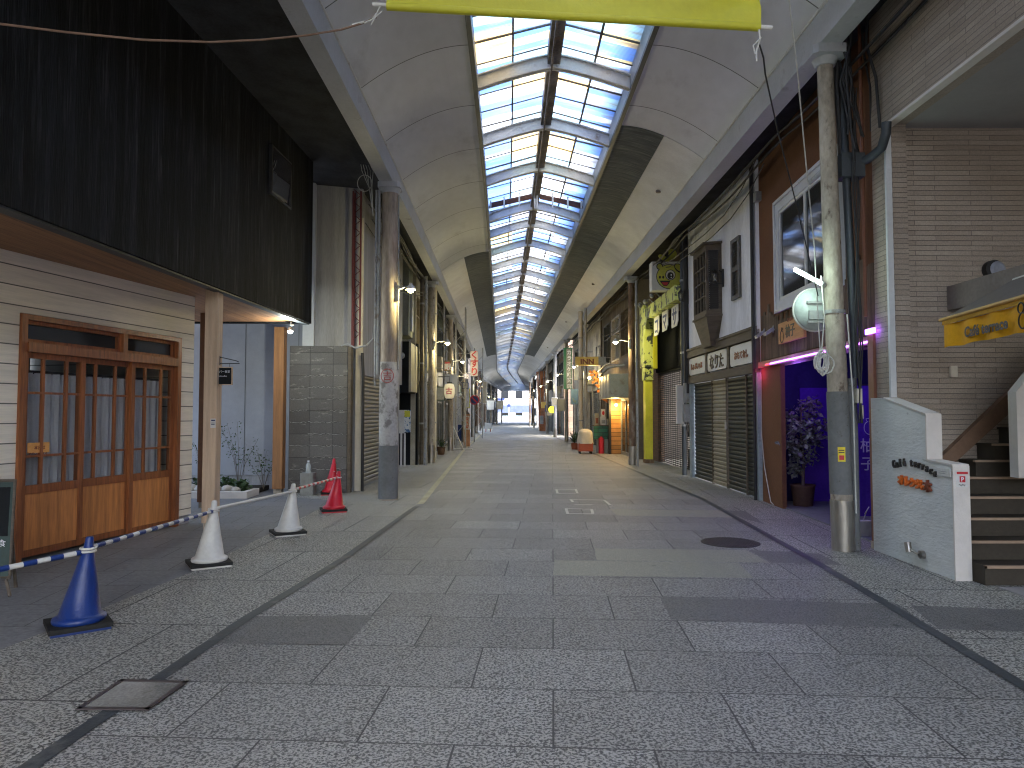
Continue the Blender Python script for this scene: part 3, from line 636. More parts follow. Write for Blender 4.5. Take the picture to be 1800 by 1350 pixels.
# posts
def post(px_, py_, w_, z1, m, nm, lab=None):
    p = G(px_, py_); b = MB(); b.box(p.x-w_/2, p.x+w_/2, p.y-w_/2+.08, p.y+w_/2+.08, .09, z1, .006); q = b.build(nm, m, H)
    b = MB(); b.box(p.x-w_/2+.02, p.x+w_/2-.02, p.y-w_/2+.1, p.y+w_/2+.06, 0, .09); b.build('post_foot', m_conc, H); return p
pp = post(365, 932, .17, 3.16, m_post, 'pale_post'); po = post(487, 868, .19, 3.16, m_opost, 'amber_post'); post(352, 893, .13, 3.16, M('dark_amber_timber', (.14, .06, .03), .6), 'rear_post')
# hanging sign on post
hs = T('hanging_blackboard', 'small black hanging sign with chalk writing on the pale timber post', 'sign', (pp.x+.08, pp.y, 2.2))
X0, Yh = pp.x+.085, pp.y+.08
zt_ = PY(398, 635, Yh).z; zl = PY(398, 677, Yh).z; zu = PY(398, 645, Yh).z; xa, xb = PY(378, 650, Yh).x, PY(409, 650, Yh).x
b = MB(); b.tube([(X0, Yh, zt_+.05), (X0+.05, Yh, zt_+.045), (X0+.22, Yh, zt_+.005), (X0+.25, Yh, zt_-.01)], .006, 6); b.tube([(X0, Yh, zt_-.03), (X0+.26, Yh, zt_-.03)], .006, 6); b.tube([(X0, Yh, zt_+.07), (X0, Yh, zt_-.05)], .008, 6)
b.tube([(xa+.04, Yh, zt_-.03), (xa+.04, Yh, zu)], .003, 4); b.tube([(xb-.04, Yh, zt_-.03), (xb-.04, Yh, zu)], .003, 4); b.build('bracket', m_cable, hs)
b = MB(); b.box(xa, xb, Yh-.012, Yh+.012, zl, zu); b.build('frame', m_post, hs)
b = MB(); b.box(xa+.012, xb-.012, Yh-.016, Yh+.016, zl+.012, zu-.012); b.build('board', m_blk, hs)
TX('chalk_text', 'リバー食堂', .036, (xa+.025, Yh-.017, zu-.075), (1, 0, 0), (0, 0, 1), m_wht, hs, .001); TX('chalk_text', 'cafe & coffee', .026, (xa+.03, Yh-.017, zu-.13), (1, 0, 0), (0, 0, 1), m_wht, hs, .001)
nn = T('paper_notice', 'small white paper notice pinned on the pale timber post', 'notice', (pp.x, pp.y-.02, 1.4))
c = PY(376, 744, pp.y-.02); b = MB(); b.box(pp.x+.015, pp.x+.083, pp.y-.010, pp.y-.006, c.z-.06, c.z+.06); b.build('paper', m_signw, nn)
b = MB(); b.box(pp.x+.025, pp.x+.075, pp.y-.012, pp.y-.0102, c.z+.03, c.z+.045); b.box(pp.x+.025, pp.x+.07, pp.y-.012, pp.y-.0102, c.z-.02, c.z-.012); b.box(pp.x+.025, pp.x+.07, pp.y-.012, pp.y-.0102, c.z+.0, c.z+.006); b.build('print', m_navy, nn)
# lamp under the eave corner
el = T('eave_spotlight', 'bright white spotlight under the corner of the black upper floor', 'lamp', (-3.95, 12.4, 3.1))
lp = PY(510, 582, 12.35)
b = MB(); b.tube([(lp.x, 12.4, 3.12), (lp.x, 12.4, lp.z+.1), (lp.x+.05, 12.4, lp.z+.12)], .014, 6); b.lathe([(.03, .05), (.05, 0), (.055, -.02)], (lp.x, 12.37, lp.z+.02), 14, cap=False); b.build('fitting', m_gpipe, el)
b = MB(); b.ball((lp.x, 12.36, lp.z), .042, 8); b.build('bulb', m_bulbw, el); lamp('lamp_light', (lp.x, 12.30, lp.z-.08), (.95, 1, .9), 7, .04, el)
# planting bed
kb = T('planter_kerb', 'low white kerb bounding the planting bed under the black house', 'kerb', (-5.3, 13.1, 0))
b = MB(); b.box(-6.6, -4.72, 12.72, 12.82, 0, .12); b.box(-4.82, -4.72, 12.82, 13.35, 0, .12); b.build('kerb', m_cap, kb)
ST(MB().box(-6.6, -4.84, 12.84, 14.24, .0, .09).build('soil', M('dark_soil', (.05, .04, .03), .95, bump=1)))
def leafy(b, c, r, n, size, flat=.6, zmin=0.):
    for _ in range(n):
        d_ = V((random.gauss(0, 1), random.gauss(0, 1), random.gauss(0, 1))).normalized()*r*random.random()**.45; p = V(c)+V((d_.x, d_.y, d_.z*flat))
        if p.z < zmin: p.z = zmin+random.random()*.05
        a = V((random.gauss(0, 1), random.gauss(0, 1), random.gauss(0, .5))).normalized(); u = a.cross(V((random.gauss(0, 1), random.gauss(0, 1), random.gauss(0, 1)))).normalized()
        L = size*random.uniform(.6, 1.3); q = a*L; h_ = u*L*.32
        b.add([p, p+q*.5+h_, p+q-V((0, 0, L*.15)), p+q*.5-h_], [(0, 1, 2), (0, 2, 3)])
random.seed(5)
for i, (x, y, r, sz, lab) in enumerate(((-5.75, 13.5, .24, .09, 'leafy green plant at the back of the bed behind the pale post'), (-5.3, 13.3, .17, .07, 'low broad-leaved green plant in the middle of the planting bed'), (-4.98, 13.15, .15, .08, 'bushy plant with yellow-green leaves at the right end of the bed'), (-6.05, 13.2, .2, .08, 'green plant at the left end of the bed near the rear post'))):
    t = T('garden_plant', lab, 'plant', (x, y, .09), 'plants in the bed'); b = MB(); leafy(b, (x, y, .09+r*.6), r, 220, sz, .8, .1); b.build('foliage', m_leaf, t)
    b = MB()
    for k_ in range(5): b.tube([(x, y, .06), (x+random.uniform(-.08, .08), y+random.uniform(-.08, .08), .09+r)], .006, 5)
    b.build('stems', m_leaf, t)
for i, (x, y, h_, lab) in enumerate(((-4.78, 13.75, .95, 'thin bare-stemmed shrub rising beside the amber post'), (-5.35, 14.0, 1.45, 'tall thin spindly shrub against the blue-grey wall'), (-5.9, 13.8, 1.5, 'spindly sapling between the rear post and pale post'))):
    t = T('thin_shrub', lab, 'shrub', (x, y, .09), 'thin shrubs in the bed'); b = MB(); lf = MB()
    for k_ in range(6):
        dx, dy = random.uniform(-.35, .35), random.uniform(-.1, .1); zz = h_*random.uniform(.6, 1); pts = [(x, y, .06), (x+dx*.3, y+dy*.3, zz*.5), (x+dx, y+dy, zz)]; b.tube(pts, [.006, .004, .002], 5)
        for j in range(26):
            f_ = random.uniform(.45, 1); p = V(pts[1]).lerp(V(pts[2]), (f_-.45)/.55)+V((random.uniform(-.09, .09), random.uniform(-.05, .05), random.uniform(-.04, .04))); leafy(lf, p, .02, 1, .045)
    b.build('stems', m_oak, t); lf.build('foliage', m_leaf, t)
for i, (x, y, s_) in enumerate(((-5.62, 13.0, .15), (-5.38, 12.97, .13), (-5.15, 12.95, .12), (-5.85, 13.02, .13), (-5.0, 12.93, .09))):
    lab = ('large pale rock at the front of the planting bed behind the pale post', 'rounded pale rock second from the right group in the bed', 'mid-sized pale rock in front of the low broad-leaved plant', 'pale rock at the left front of the planting bed', 'smallest pale rock by the right end of the kerb')[i]
    o = MB().ball((0, 0, 0), s_, 6, (1, 1, .7)).build('garden_rock', m_stone); o.location = (x, y, .1+s_*.3)
    for v in o.data.vertices: v.co *= random.uniform(.86, 1.1)
    tag(o, lab, 'rock', 'rocks in the bed')
# ================================================================= behind the house
wb = T('stucco_wall', 'plain blue-grey stucco wall behind the planting bed', 'wall', (-5.5, 14.4, 0))
MB().box(-8.5, -4.02, 14.3, 14.5, .28, 4.6).build('wall_face', m_stucco, wb); MB().box(-8.5, -4.03, 14.32, 14.5, 0, .279).build('plinth', m_gwall, wb)
b = MB()
for x in (-5.37, -6.6, -4.3): b.box(x-.004, x+.004, 14.294, 14.2995, .28, 4.6)
b.build('joint', m_pipe, wb)
gb_ = T('grey_building', 'tall streaked grey rendered building with pale corner trim behind the block wall', 'building', (-3.5, 16, 0))
FS = FR(-2.98, 14.1, -2.90, 18.2, -1)
MB().box(-4.02, -3.02, 14.05, 19.5, 2.3, 8).build('end_wall', m_gwall, gb_); MB().box(-4.12, -3.90, 13.93, 14.049, 0, 8).build('corner_trim', m_wtrim, gb_)
b = MB(FS); b.box(-.05, .12, -.3, .0, 0, 8); b.box(3.95, 4.2, -.3, .0, 0, 8); b.box(.12, 3.95, -.3, -.1, 6.2, 8); b.build('shutter_surround', m_gwall, gb_)
shutter(FS, .12, 3.95, .02, 6.2, -.13, m_shut, 'tall_shutter', gb_, .085, .02)
b = MB(FS); b.box(-.12, -.05, -.1, .03, 0, 5.4); b.build('guide_rail', m_cream, gb_)
b = MB(FS); b.tube([(-.15, .06, .0), (-.15, .06, 2.3), (-.2, .05, 2.7)], .03, 8); b.build('drain_pipe', m_cable, gb_)
ladder = T('steel_lattice', 'dark red steel lattice upright climbing the grey building corner', 'steel frame', (-3.05, 13.95, 2.85))
b = MB(); xl_, xr_ = PY(620, 400, 13.9).x, PY(636, 400, 13.9).x
b.box(xl_, xl_+.03, 13.86, 13.9, 2.85, 5.9); b.box(xr_-.03, xr_, 13.86, 13.9, 2.85, 5.9); b.box(xl_, xl_+.03, 13.99, 14.03, 2.85, 5.9); b.build('rails', m_redst, ladder)
b = MB()
for i in range(12): z = 2.95+i*.25; b.tube([(xl_+.02, 13.88, z), (xr_-.02, 13.88, z+.12)], .008, 5); b.tube([(xr_-.02, 13.88, z+.12), (xl_+.02, 13.88, z+.24)], .008, 5)
b.build('lacing', m_redst, ladder)
bw = T('block_wall', 'old dark concrete block wall with white mineral streaks', 'wall', (-3.7, 13.75, 0))
b = MB(); x0_, x1_ = PY(508, 700, 13.68).x, PY(604, 700, 13.68).x; zt_ = PY(560, 608, 13.68).z
MB().box(x0_, x1_+.08, 13.68, 13.82, 0, zt_, .015).build('blocks', m_block, bw)
b = MB()
for i in range(9):
    for j in range(3):
        if random.random() < .25: continue
        z = .224*(i+2)+.115-.115; xs0 = x0_+.02+(x1_-x0_)/3*j; pts = []
        for k_ in range(11): pts.append((xs0+(x1_-x0_)/3*.95*k_/10*random.uniform(.97, 1.0), 13.678, z+random.uniform(-.014, .014)))
        b.tube(pts, [random.uniform(.001, .006) for _ in pts], 4)
b.build('mineral_streaks', M('white_efflorescence', (.42, .42, .40), .9), bw)
MB().box(x1_+.082, x1_+.14, 13.66, 13.84, 0, zt_-.02).build('end_pipe', m_oak, bw)
cj = T('water_bottle', 'clear plastic bottle standing on a concrete block by the block wall', 'bottle', (-3.84, 13.3, .42)); pj = PY(542, 830, 13.3)
pb_ = T('concrete_plinth', 'rough concrete block standing before the block wall', 'concrete block', (pj.x, 13.3, 0)); MB().box(pj.x-.12, pj.x+.12, 13.18, 13.42, 0, .41, .015).build('block', m_jar, pb_)
b = MB(); b.lathe([(.048, .0), (.052, .02), (.045, .06), (.052, .1), (.046, .14), (.03, .17), (.018, .19), (.018, .205)], (pj.x, 13.3, .412), 14); b.build('bottle_body', GL('clear_plastic', (.6, .65, .65), .1, .45), cj)
MB().lathe([(.02, 0), (.02, .02)], (pj.x, 13.3, .617), 10).build('cap', m_wht, cj)
# ================================================================= cones and bars
ring_pts = []
def cone(px, py, top, name, m, lab, rot=25, plate=None, curl=False):
    p = G(px, py); q = PY(top[0], top[1], p.y); h = q.z; r = T('traffic_cone', lab, 'traffic cone', p, 'traffic cones holding the bars'); lean = ((q.x-p.x)/h*.9, 0)
    sq = lambda a, z0_, z1_: [(p.x+a*math.cos(R(rot+45+90*k)), p.y+a*math.sin(R(rot+45+90*k))) for k in range(4)]
    MB().prism(sq(.255, 0, 0), 0, .018).build('base_plate', plate or m, r)
    MB().prism(sq(.27, 0, 0), .0185, .05).build('weight_plate', m_black, r)
    b = MB(); b.lathe([(.165, .05), (.17, .062), (.168, .08), (.15, .09), (.135, .10), (.085, h*.5), (.036, h*.86), (.033, h*.865), (.026, h-.012), (.02, h)], p, 28, lean); b.build('cone_body', m, r)
    zz = h*.84; rp = V((p.x+lean[0]*zz, p.y+lean[1]*zz, zz)); ring_pts.append(rp); return rp
c1 = cone(137, 1103, (160, 943), '', m_blue, 'blue traffic cone at the near end of the row', 38)
c2 = cone(367, 994, (378, 880), '', m_wpl, 'white traffic cone next after the blue one', 32)
c3 = cone(506, 939, (517, 850), '', m_wpl, 'white traffic cone standing nearest the red cones', 30)
c4_ = cone(586, 899, (597, 828), '', m_red, 'front red traffic cone at the end of the bar line', 20)
c5 = cone(582, 869, (588, 806), '', m_red, 'rear red traffic cone with a striped chain on its tip', 15)
def bar(a, c, cols, lab, n=12, r0=.018, ra=True, rc=True):
    a, c = V(a), V(c); t = T('cone_bar', lab, 'barrier bar', a, 'bars between cones'); d_ = (c-a); 
    m1, m2 = cols; bs = [MB().tube([a, c], r0, 12), MB()]
    if m1 is not m2:
        for i in range(1, n, 2): bs[1].tube([a+d_*(i/n), a+d_*((i+1)/n)], r0+.0012, 12)
    bs[0].build('bar_tube', m1, t)
    if m1 is not m2: bs[1].build('stripes', m2, t)
    for e, f_ in ((a, ra), (c, rc)):
        if not f_: continue
        pts = [(e.x+.047*math.cos(k/16*2*math.pi), e.y+.047*math.sin(k/16*2*math.pi), e.z) for k in range(17)]; MB().tube(pts, .009, 6).build('ring', m_wpl, t)
off_ = V((0, 0, 0))
bar(PY(-150, 1032, 4.3), c1, (m_wpl, m_blue), 'blue and white striped bar running from the blue cone out of frame', 12, ra=False)
bar(c1+V((0, 0, .02)), c2, (m_wpl, m_blue), 'blue and white striped bar between the blue and white cones', 22)
bar(c2+V((0, 0, .02)), c3, (m_wpl, m_wpl), 'plain white bar between the two white cones', 1)
bar(c3+V((0, 0, .02)), c4_, (m_red, m_wpl), 'red and white striped bar ending at the front red cone', 22)
ch = T('striped_chain', 'short red and white curled chain wrapped on the rear red cone', 'chain', c5); b = MB(); b2 = MB()
for k in range(14):
    a = k/14*2*math.pi*1.5; zc = c5.z-.02*k*.9; q = [(c5.x+.045*math.cos(a+t_)+.001*k, c5.y-.02+.045*math.sin(a+t_)*.7, zc-.01*t_) for t_ in (0, .35, .7)]; (b if k % 2 else b2).tube(q, .010, 6)
b.build('white_links', m_wpl, ch); b2.build('red_links', m_red, ch)
# A-frame chalkboard at the left edge
ab = T('chalkboard_easel', 'dark green A-frame chalkboard cut off at the left edge before the shop doors', 'chalkboard', G(-20, 1040))
q = G(12, 1033); Fb = (V((-4.75, 6.02, 0)), V((.985, .17, 0)), V((.17, -.985, 0)))
b = MB(Fb); 
def tilt(u, z): return (u, .18-.22*z, z)
Ue = .0
ue = onF(Fb, 32, 1010)[0]
b.slab([tilt(ue-.62, .16), tilt(ue, .16), tilt(ue-.06, .92), tilt(ue-.56, .92)], (0, .02, 0)); b.build('board', M('chalk_green', (.02, .045, .04), .6), ab)
b = MB(Fb); b.slab([tilt(ue-.6, .48), tilt(ue-.045, .48), tilt(ue-.075, .88), tilt(ue-.56, .88)], (0, .026, .0)); b.build('dark_panel', m_blk, ab)
b = MB(Fb)
b.tube([tilt(ue, .13), tilt(ue-.062, .94)], .017, 6); b.tube([tilt(ue-.62, .13), tilt(ue-.56, .94)], .017, 6); b.tube([tilt(ue-.56, .93), tilt(ue-.062, .93)], .017, 6); b.tube([tilt(ue-.63, .16), tilt(ue+.01, .16)], .02, 6); b.build('frame', m_oak, ab)
for q_ in ([(ue-.08, -.14, .0), (ue-.1, -.0, .88)], [tilt(ue-.02, .13), (ue+.03, .19, .0)], [(ue-.52, -.14, .0), (ue-.5, 0, .88)]): MB(Fb).tube(q_, .014, 6).build('leg', m_oak, ab)
for i, tx in enumerate(('ハンバーグ定食', 'ドリンク 各種', 'ランチ 500')):
    TX('chalk_text', tx, .065, W(Fb, ue-.50, .18-.22*(.40-.08*i)+.026, .40-.08*i), Fb[1], (0, 0, 1), m_wht, ab, .001)
# banner
bn = T('hanging_banner', 'lime yellow cloth banner on a white tube hanging across the street', 'banner', (-.2, 4.5, 4.2))
A, B_ = PY(655, 8, 4.5), PY(1357, 49, 4.5); A2, B2 = PY(680, 10, 4.5), PY(1336, 47, 4.5)
b = MB(); b.tube([A, B_], .014, 12); b.build('tube', m_wpl, bn)
b = MB(); NU, NZ = 80, 26; vs = []
for j in range(NZ+1):
    for i in range(NU+1):
        f_ = i/NU; p = A2.lerp(B2, f_); h_ = j/NZ*.55; wr = .012*math.sin(f_*9+h_*22)*min(1, h_*8)+.018*math.sin(f_*23+h_*6)*h_+.03*math.exp(-((f_-.86-h_*.5)**2)/.004)*min(1, h_*6)
        vs.append((p.x+.02*h_*math.sin(f_*3), p.y-.017+wr, p.z-.012+h_ if j else p.z-.016))
b.add(vs, [(j*(NU+1)+i, j*(NU+1)+i+1, (j+1)*(NU+1)+i+1, (j+1)*(NU+1)+i) for j in range(NZ) for i in range(NU)], True); b.build('cloth', m_banner, bn)
MB().tube([A2-V((0, 0, .004)), B2-V((0, 0, .004))], .026, 12).build('hem', m_banner, bn)
rp = T('brown_rope', 'thin brown rope sagging from the banner to the black house', 'rope', A)
pts = [PY(662, 30, 4.5), PY(640, 40, 4.5), PY(600, 52, 4.4), PY(540, 62, 4.3), PY(460, 70, 4.2), PY(370, 74, 4.1), PY(250, 70, 4.0), PY(120, 57, 3.9), PY(0, 42, 3.85), PY(-80, 30, 3.8), (-4.0, 3.4, 4.25)]
MB().tube(pts, .0065, 6).build('rope', m_rope, rp)
kt = T('rope_knot', 'white string knot tying the brown rope to the banner tube', 'string', A); b = MB()
b.tube([PY(668, 12, 4.49), PY(662, 24, 4.49), PY(655, 34, 4.49), PY(640, 41, 4.49)], .006, 5); b.tube([PY(672, 20, 4.48), PY(660, 30, 4.48), PY(652, 44, 4.48)], .005, 5); b.tube([PY(640, 38, 4.48), PY(628, 42, 4.48), PY(618, 44, 4.45)], .008, 5); b.build('string', m_wcable, kt)
kt = T('rope_knot', 'white string knot hanging from the right end of the banner', 'string', B_); b = MB()
b.tube([PY(1334, 50, 4.49), PY(1336, 70, 4.49), PY(1329, 90, 4.48), PY(1330, 108, 4.48)], .006, 5); b.tube([PY(1338, 66, 4.49), PY(1324, 80, 4.48), PY(1327, 96, 4.48)], .005, 5); b.build('string', m_wcable, kt)
bc = T('hanging_cord', 'thin black cord from the banner end to the nearest right pillar', 'cord', B_); MB().tube([PY(1334, 75, 4.5), PY(1342, 102, 4.52), PY(1345, 130, 4.7), PY(1368, 235, 5.4), PY(1400, 360, 6.4), PY(1438, 520, 7.6)], .006, 5).build('cord', m_cable, bc)  # black cord hung from the banner end to the pillar
wc = T('hanging_cord', 'long white cord dropping beside the nearest right pillar', 'cord', (2.2, 6, 5)); MB().tube([PY(1386, -10, 5.8), PY(1402, 130, 6.2), PY(1415, 270, 6.7), PY(1432, 440, 7.5), PY(1438, 560, 7.7), PY(1442, 620, 7.72)], .007, 5).build('cord', m_wcable, wc)  # white cord hanging down beside the pillar
# ================================================================= RIGHT: cafe building
CF = T('cafe_building', 'cafe building clad in beige ledge stone with open stair entrance', 'building', (5, 7, 0))
zs = 4.66
b = MB(); b.box(4.07, 4.3, 7.64, 7.93, 0, 8); b.box(4.07, 4.3, -6, 7.64, zs, 8); b.build('street_wall', m_ledge, CF)
MB().box(4.13, 9, 7.74, 7.93, 0, zs).build('recessed_wall', m_ledge, CF)
MB().box(4.301, 9, -6, 7.93, zs+.001, zs+.12).build('soffit', m_soffd, CF); MB().box(4.055, 4.15, -6, 7.66, zs-.03, zs).build('soffit_edge', m_cap, CF)
MB().box(4.055, 4.115, 7.60, 7.638, 1.68, zs-.03).build('corner_trim', m_wtrim, CF)
MB().box(8.9, 9, -6, 7.7, 0, zs).build('side_wall', m_ledge, CF)
b = MB(); n_ = MB()
for k in range(1, 6):
    y = 6.3+.27*(k-1); b.box(4.15, 6.2, y, 7.73, .17*(k-1), .17*k-.02); n_.box(4.15, 6.2, y-.025, y+.25 if k < 5 else 7.73, .17*k-.02, .17*k)
for k, xk in ((6, 4.84), (7, 5.04), (8, 5.28), (9, 5.55)):
    b.box(xk, 6.2, 7.45, 7.73, .17*(k-1), .17*k-.02); n_.box(xk-.02, 6.2, 7.43, 7.73, .17*k-.02, .17*k)
st_ = b.build('stair_risers', m_step, CF)
b = MB()
for k in range(1, 6): y = 6.3+.27*(k-1); b.box(4.15, 6.2, y-.03, y+.02, .17*k-.018, .17*k+.004)
for k, xk in ((6, 4.84), (7, 5.04), (8, 5.28), (9, 5.55)): b.box(xk-.03, 6.2, 7.41, 7.45, .17*k-.018, .17*k+.004)
b.build('stair_nosing', m_nose, CF); n_.build('stair_treads', m_step, CF)
b = MB(); b.prism([(4.42, .86), (4.62, .86), (5.75, 1.86), (5.75, 2.1)], 7.66, 7.735, 'y'); b.build('stair_string', M('brown_stringer', (.20, .115, .07), .6), CF)
MB().box(4.2, 9, 2, 6.2, -.002, .012).build('stair_foot', m_soffd, CF)
b = MB(); b.prism([(4.93, .88), (6.4, .88), (6.4, 2.75), (5.12, 1.95), (4.93, 1.72)], 6.95, 7.07, 'y'); b.build('stair_parapet', m_cap, CF)
b = MB(); zc0, zc1 = PY(1680, 545, 7.2).z, PY(1680, 503, 7.2).z
b.box(PY(1668, 520, 7.7).x, PY(1668, 520, 7.7).x+.16, 3.0, 7.735, PY(1668, 545, 7.7).z, PY(1668, 503, 7.7).z); b.build('landing_slab', M('stained_beige_render', (.22, .185, .165), .8), CF)
LW = T('low_wall', 'white rough-rendered stepped low wall beside the cafe stairs', 'wall', (4.07, 7.1, 0))
b = MB(); pr = [(7.93, 0), (7.93, 1.68), (7.63, 1.66), (6.88, 1.49), (6.88, 1.05), (6.48, 1.03), (6.48, 0)]; b.prism(pr, 4.0, 4.13, 'x')
b.build('wall_body', m_wbrick, LW)
b = MB(); b.slab([(3.99, 7.64, 1.667), (4.14, 7.64, 1.667), (4.14, 6.875, 1.494), (3.99, 6.875, 1.494)], (0, 0, .014)); b.box(3.99, 4.14, 6.862, 6.8795, 1.055, 1.5); b.slab([(3.99, 6.861, 1.052), (4.14, 6.861, 1.052), (4.14, 6.47, 1.033), (3.99, 6.47, 1.033)], (0, 0, .014)); b.box(3.99, 4.14, 6.462, 6.4795, 0, 1.033); b.build('coping', m_cap, LW)
ws = T('wall_sign', 'raised metal Café terrace lettering over orange characters on the white wall', 'sign', (3.99, 7.1, .9))
def onX(px, py, X=3.995): p = PX(px, py, X); return p.y, p.z
yA, zA = onX(1573, 837); yB, zB = onX(1650, 848)
txt = 'Café terrace'; n = len(txt); wtot = yA-yB
for i, chh in enumerate(txt):
    if chh == ' ': continue
    f_ = (i+.3)/n; y = yA-wtot*f_; arc = .035*(1-(2*f_-1)**2)*1.6-.03*max(0, f_-.4); ang = (.5-f_)*.95
    TX('letter', chh, .115, (3.985, y+.02, .925+arc), (0, -math.cos(ang), math.sin(ang)), (0, math.sin(ang), math.cos(ang)), m_iron, ws, .010, .002, sx=.72)
for i, (chh, mm, sz) in enumerate((('オ', m_ort, .105), ('レ', m_ort, .11), ('ン', m_ort, .105), ('ジ', m_ort, .10), ('の', m_ort, .045), ('木', m_brt, .115))):
    y = onX(1581+(0, 10.5, 20.5, 30.5, 40.5, 45)[i], 860)[0]; TX('letter', chh, sz, (3.985, y, .79-.004*i), (0, -1, -.04), (0, -.04, 1), mm, ws, .012, .006)
pl_ = T('payment_sign', 'small white sticker with a red square P logo on the wall end', 'sticker', (4.07, 6.45, .95))
MB().box(4.015, 4.125, 6.457, 6.461, .84, .985).build('sticker', m_signw, pl_); b = MB(); b.box(4.02, 4.12, 6.454, 6.4565, .958, .98); b.box(4.045, 4.095, 6.454, 6.4565, .885, .94); b.build('red_marks', m_rdt, pl_)
TX('logo_letter', 'P', .05, (4.055, 6.4535, .895), (1, 0, 0), (0, 0, 1), m_wht, pl_, .001, .002); TX('logo_text', 'PayPay', .022, (4.035, 6.4555, .855), (1, 0, 0), (0, 0, 1), m_blt, pl_, .001)
pq = T('name_plate', 'small white engraved plate near the top edge of the white wall', 'sign', (3.99, 6.6, .96)); MB().box(3.986, 3.998, 6.50, 6.70, .93, 1.0).build('plate', m_signw, pq); b = MB(); b.box(3.9835, 3.986, 6.55, 6.67, .968, .974); b.box(3.9835, 3.986, 6.57, 6.67, .95, .956); b.build('print', m_gpipe, pq)
sp_ = T('wall_spotlight', 'small steel cylinder spotlight low on the white wall', 'lamp', (3.95, 6.95, .27)); yS, zS = onX(1598, 965, 3.93)
b = MB(); b.tube([(3.93, yS+.03, zS+.06), (3.93, yS, zS-.03)], .032, 14); b.build('lamp_head', m_stain, sp_)
b = MB(); b.tube([(3.999, yS-.13, zS-.03), (3.96, yS-.13, zS-.03)], .04, 14); b.tube([(3.955, yS-.12, zS-.03), (3.93, yS-.03, zS-.0)], .012, 8); b.build('wall_mount', m_stain, sp_)
sw = T('switch_box', 'small pale switch box on the beige stone wall below the awning', 'switch', PY(1676, 653, 7.72)); q = PY(1676, 653, 7.72); MB().box(q.x-.04, q.x+.04, 7.70, 7.738, q.z-.06, q.z+.06, .006).build('box', m_cream, sw)
wl_ = T('bulkhead_lamp', 'round unlit wall lamp on the stone wall behind the awning', 'lamp', PY(1745, 474, 7.7)); q = PY(1745, 474, 7.7)
b = MB(); b.tube([(q.x, 7.735, q.z), (q.x, 7.66, q.z)], .10, 20); b.build('housing', m_cable, wl_); MB().tube([(q.x+.03, 7.659, q.z), (q.x+.03, 7.64, q.z)], [.085, .06], 20).build('lens', M('grey_lens', (.3, .32, .38), .3), wl_)
# awning
AW = T('cafe_awning', 'yellow and brown canvas awning lettered Café terrace over the stairs', 'awning', (4.3, 6, 2.4))
Fw = (V((4.10, 6.72, 0)), V((-.14, -.99, 0)).normalized(), V((-.99, .14, 0)).normalized()); FX = (Fw[0], Fw[1], Fw[2])
LA = 3.4
zt_ = PY(1665, 572, 6.72).z; zb_ = PY(1665, 612, 6.72).z; zr_ = PY(1655, 562, 6.72).z
b = MB(Fw); n = 60; vs = []
for i in range(n+1):
    u = LA*i/n; wv = .012*math.sin(i*.9); vs += [(u, wv, zt_), (u, wv*1.6, zb_+.006*math.sin(i*.7))]
b.add(vs, [(2*i, 2*i+1, 2*i+3, 2*i+2) for i in range(n)], True); vl = b.build('valance', m_yel, AW)
b = MB(Fw); b.slab([(0, 0, zr_), (LA, 0, zr_), (LA, -.62, zr_+.36), (0, -.62, zr_+.36)], (0, 0, .012)); b.build('canopy', m_awn, AW)
b = MB(Fw); b.tube([(-.04, .015, zr_), (LA, .015, zr_)], .017, 8); b.build('front_bar', M('ochre_piping', (.55, .33, .08), .5), AW)
b = MB(Fw); b.slab([(0, .012, zt_), (LA, .012, zt_), (LA, .012, zr_), (0, .012, zr_)], (0, .004, 0)); b.build('front_flap', M('ochre_canvas', (.42, .22, .02), .8), AW)
b = MB(Fw); b.slab([(0.02, .0, zr_-.02), (.02, -.62, zr_+.34), (.02, -.62, zr_+.30), (.02, -.02, zr_-.05)], (.012, 0, 0)); b.tube([(0.02, -.62, zr_+.35), (LA, -.62, zr_+.35)], .03, 8); b.build('side_arm', m_wpl, AW)
uT = .45; TX('awning_text', 'Café terrace', .125, W(Fw, uT, .028, zb_+.055), Fw[1], (0, 0, 1), m_blt, AW, .001, .004, sx=1.10)
b = MB(Fw)
def ring2(uc, zc, ru, rz): b.tube([(uc+ru*math.cos(k/20*2*math.pi), .03, zc+rz*math.sin(k/20*2*math.pi)) for k in range(21)], .006, 5)
ring2(1.36, zb_+.085, .055, .06); ring2(1.34, zb_+.185, .04, .04); ring2(1.53, zb_+.13, .05, .08); b.build('awning_doodle', m_blt, AW)
# ================================================================= brown restaurant
RS_ = T('brown_restaurant', 'brown stucco restaurant front with violet-lit entrance', 'building', (4.6, 10, 0))
FB = FR(4.14, 7.95, 4.34, 12.36, 1); LB = math.hypot(.2, 4.41)
def uF(F, px, py): return onF(F, px, py)
zo = 2.30
u_r = .22; u_l = onF(FB, 1374, 800)[0]
b = MB(FB); b.box(0, LB, -.2, 0, 3.35, 8); b.box(0, .55, -.2, 0, zo, 3.35); b.box(.55, LB, -.2, -.0, zo+.1, 3.35); b.box(u_l, LB, -.07, 0, 0, zo); b.build('street_wall', m_brown, RS_)
b = MB(FB); N = int((LB-.02)/.11)
for i in range(N):
    zt_ = 3.0+.35*(random.random()**1.5)+(.15 if i < 14 else 0); b.box(.02+i*.11, .02+i*.11+.105, .002, .02, zo+.12, min(zt_, 3.4))
b.build('plank_band', m_plank, RS_)
b = MB(FB); b.box(0, LB, -.2, .05, zo, zo+.099); b.build('lintel', M('tan_lintel', (.30, .19, .12), .6), RS_)
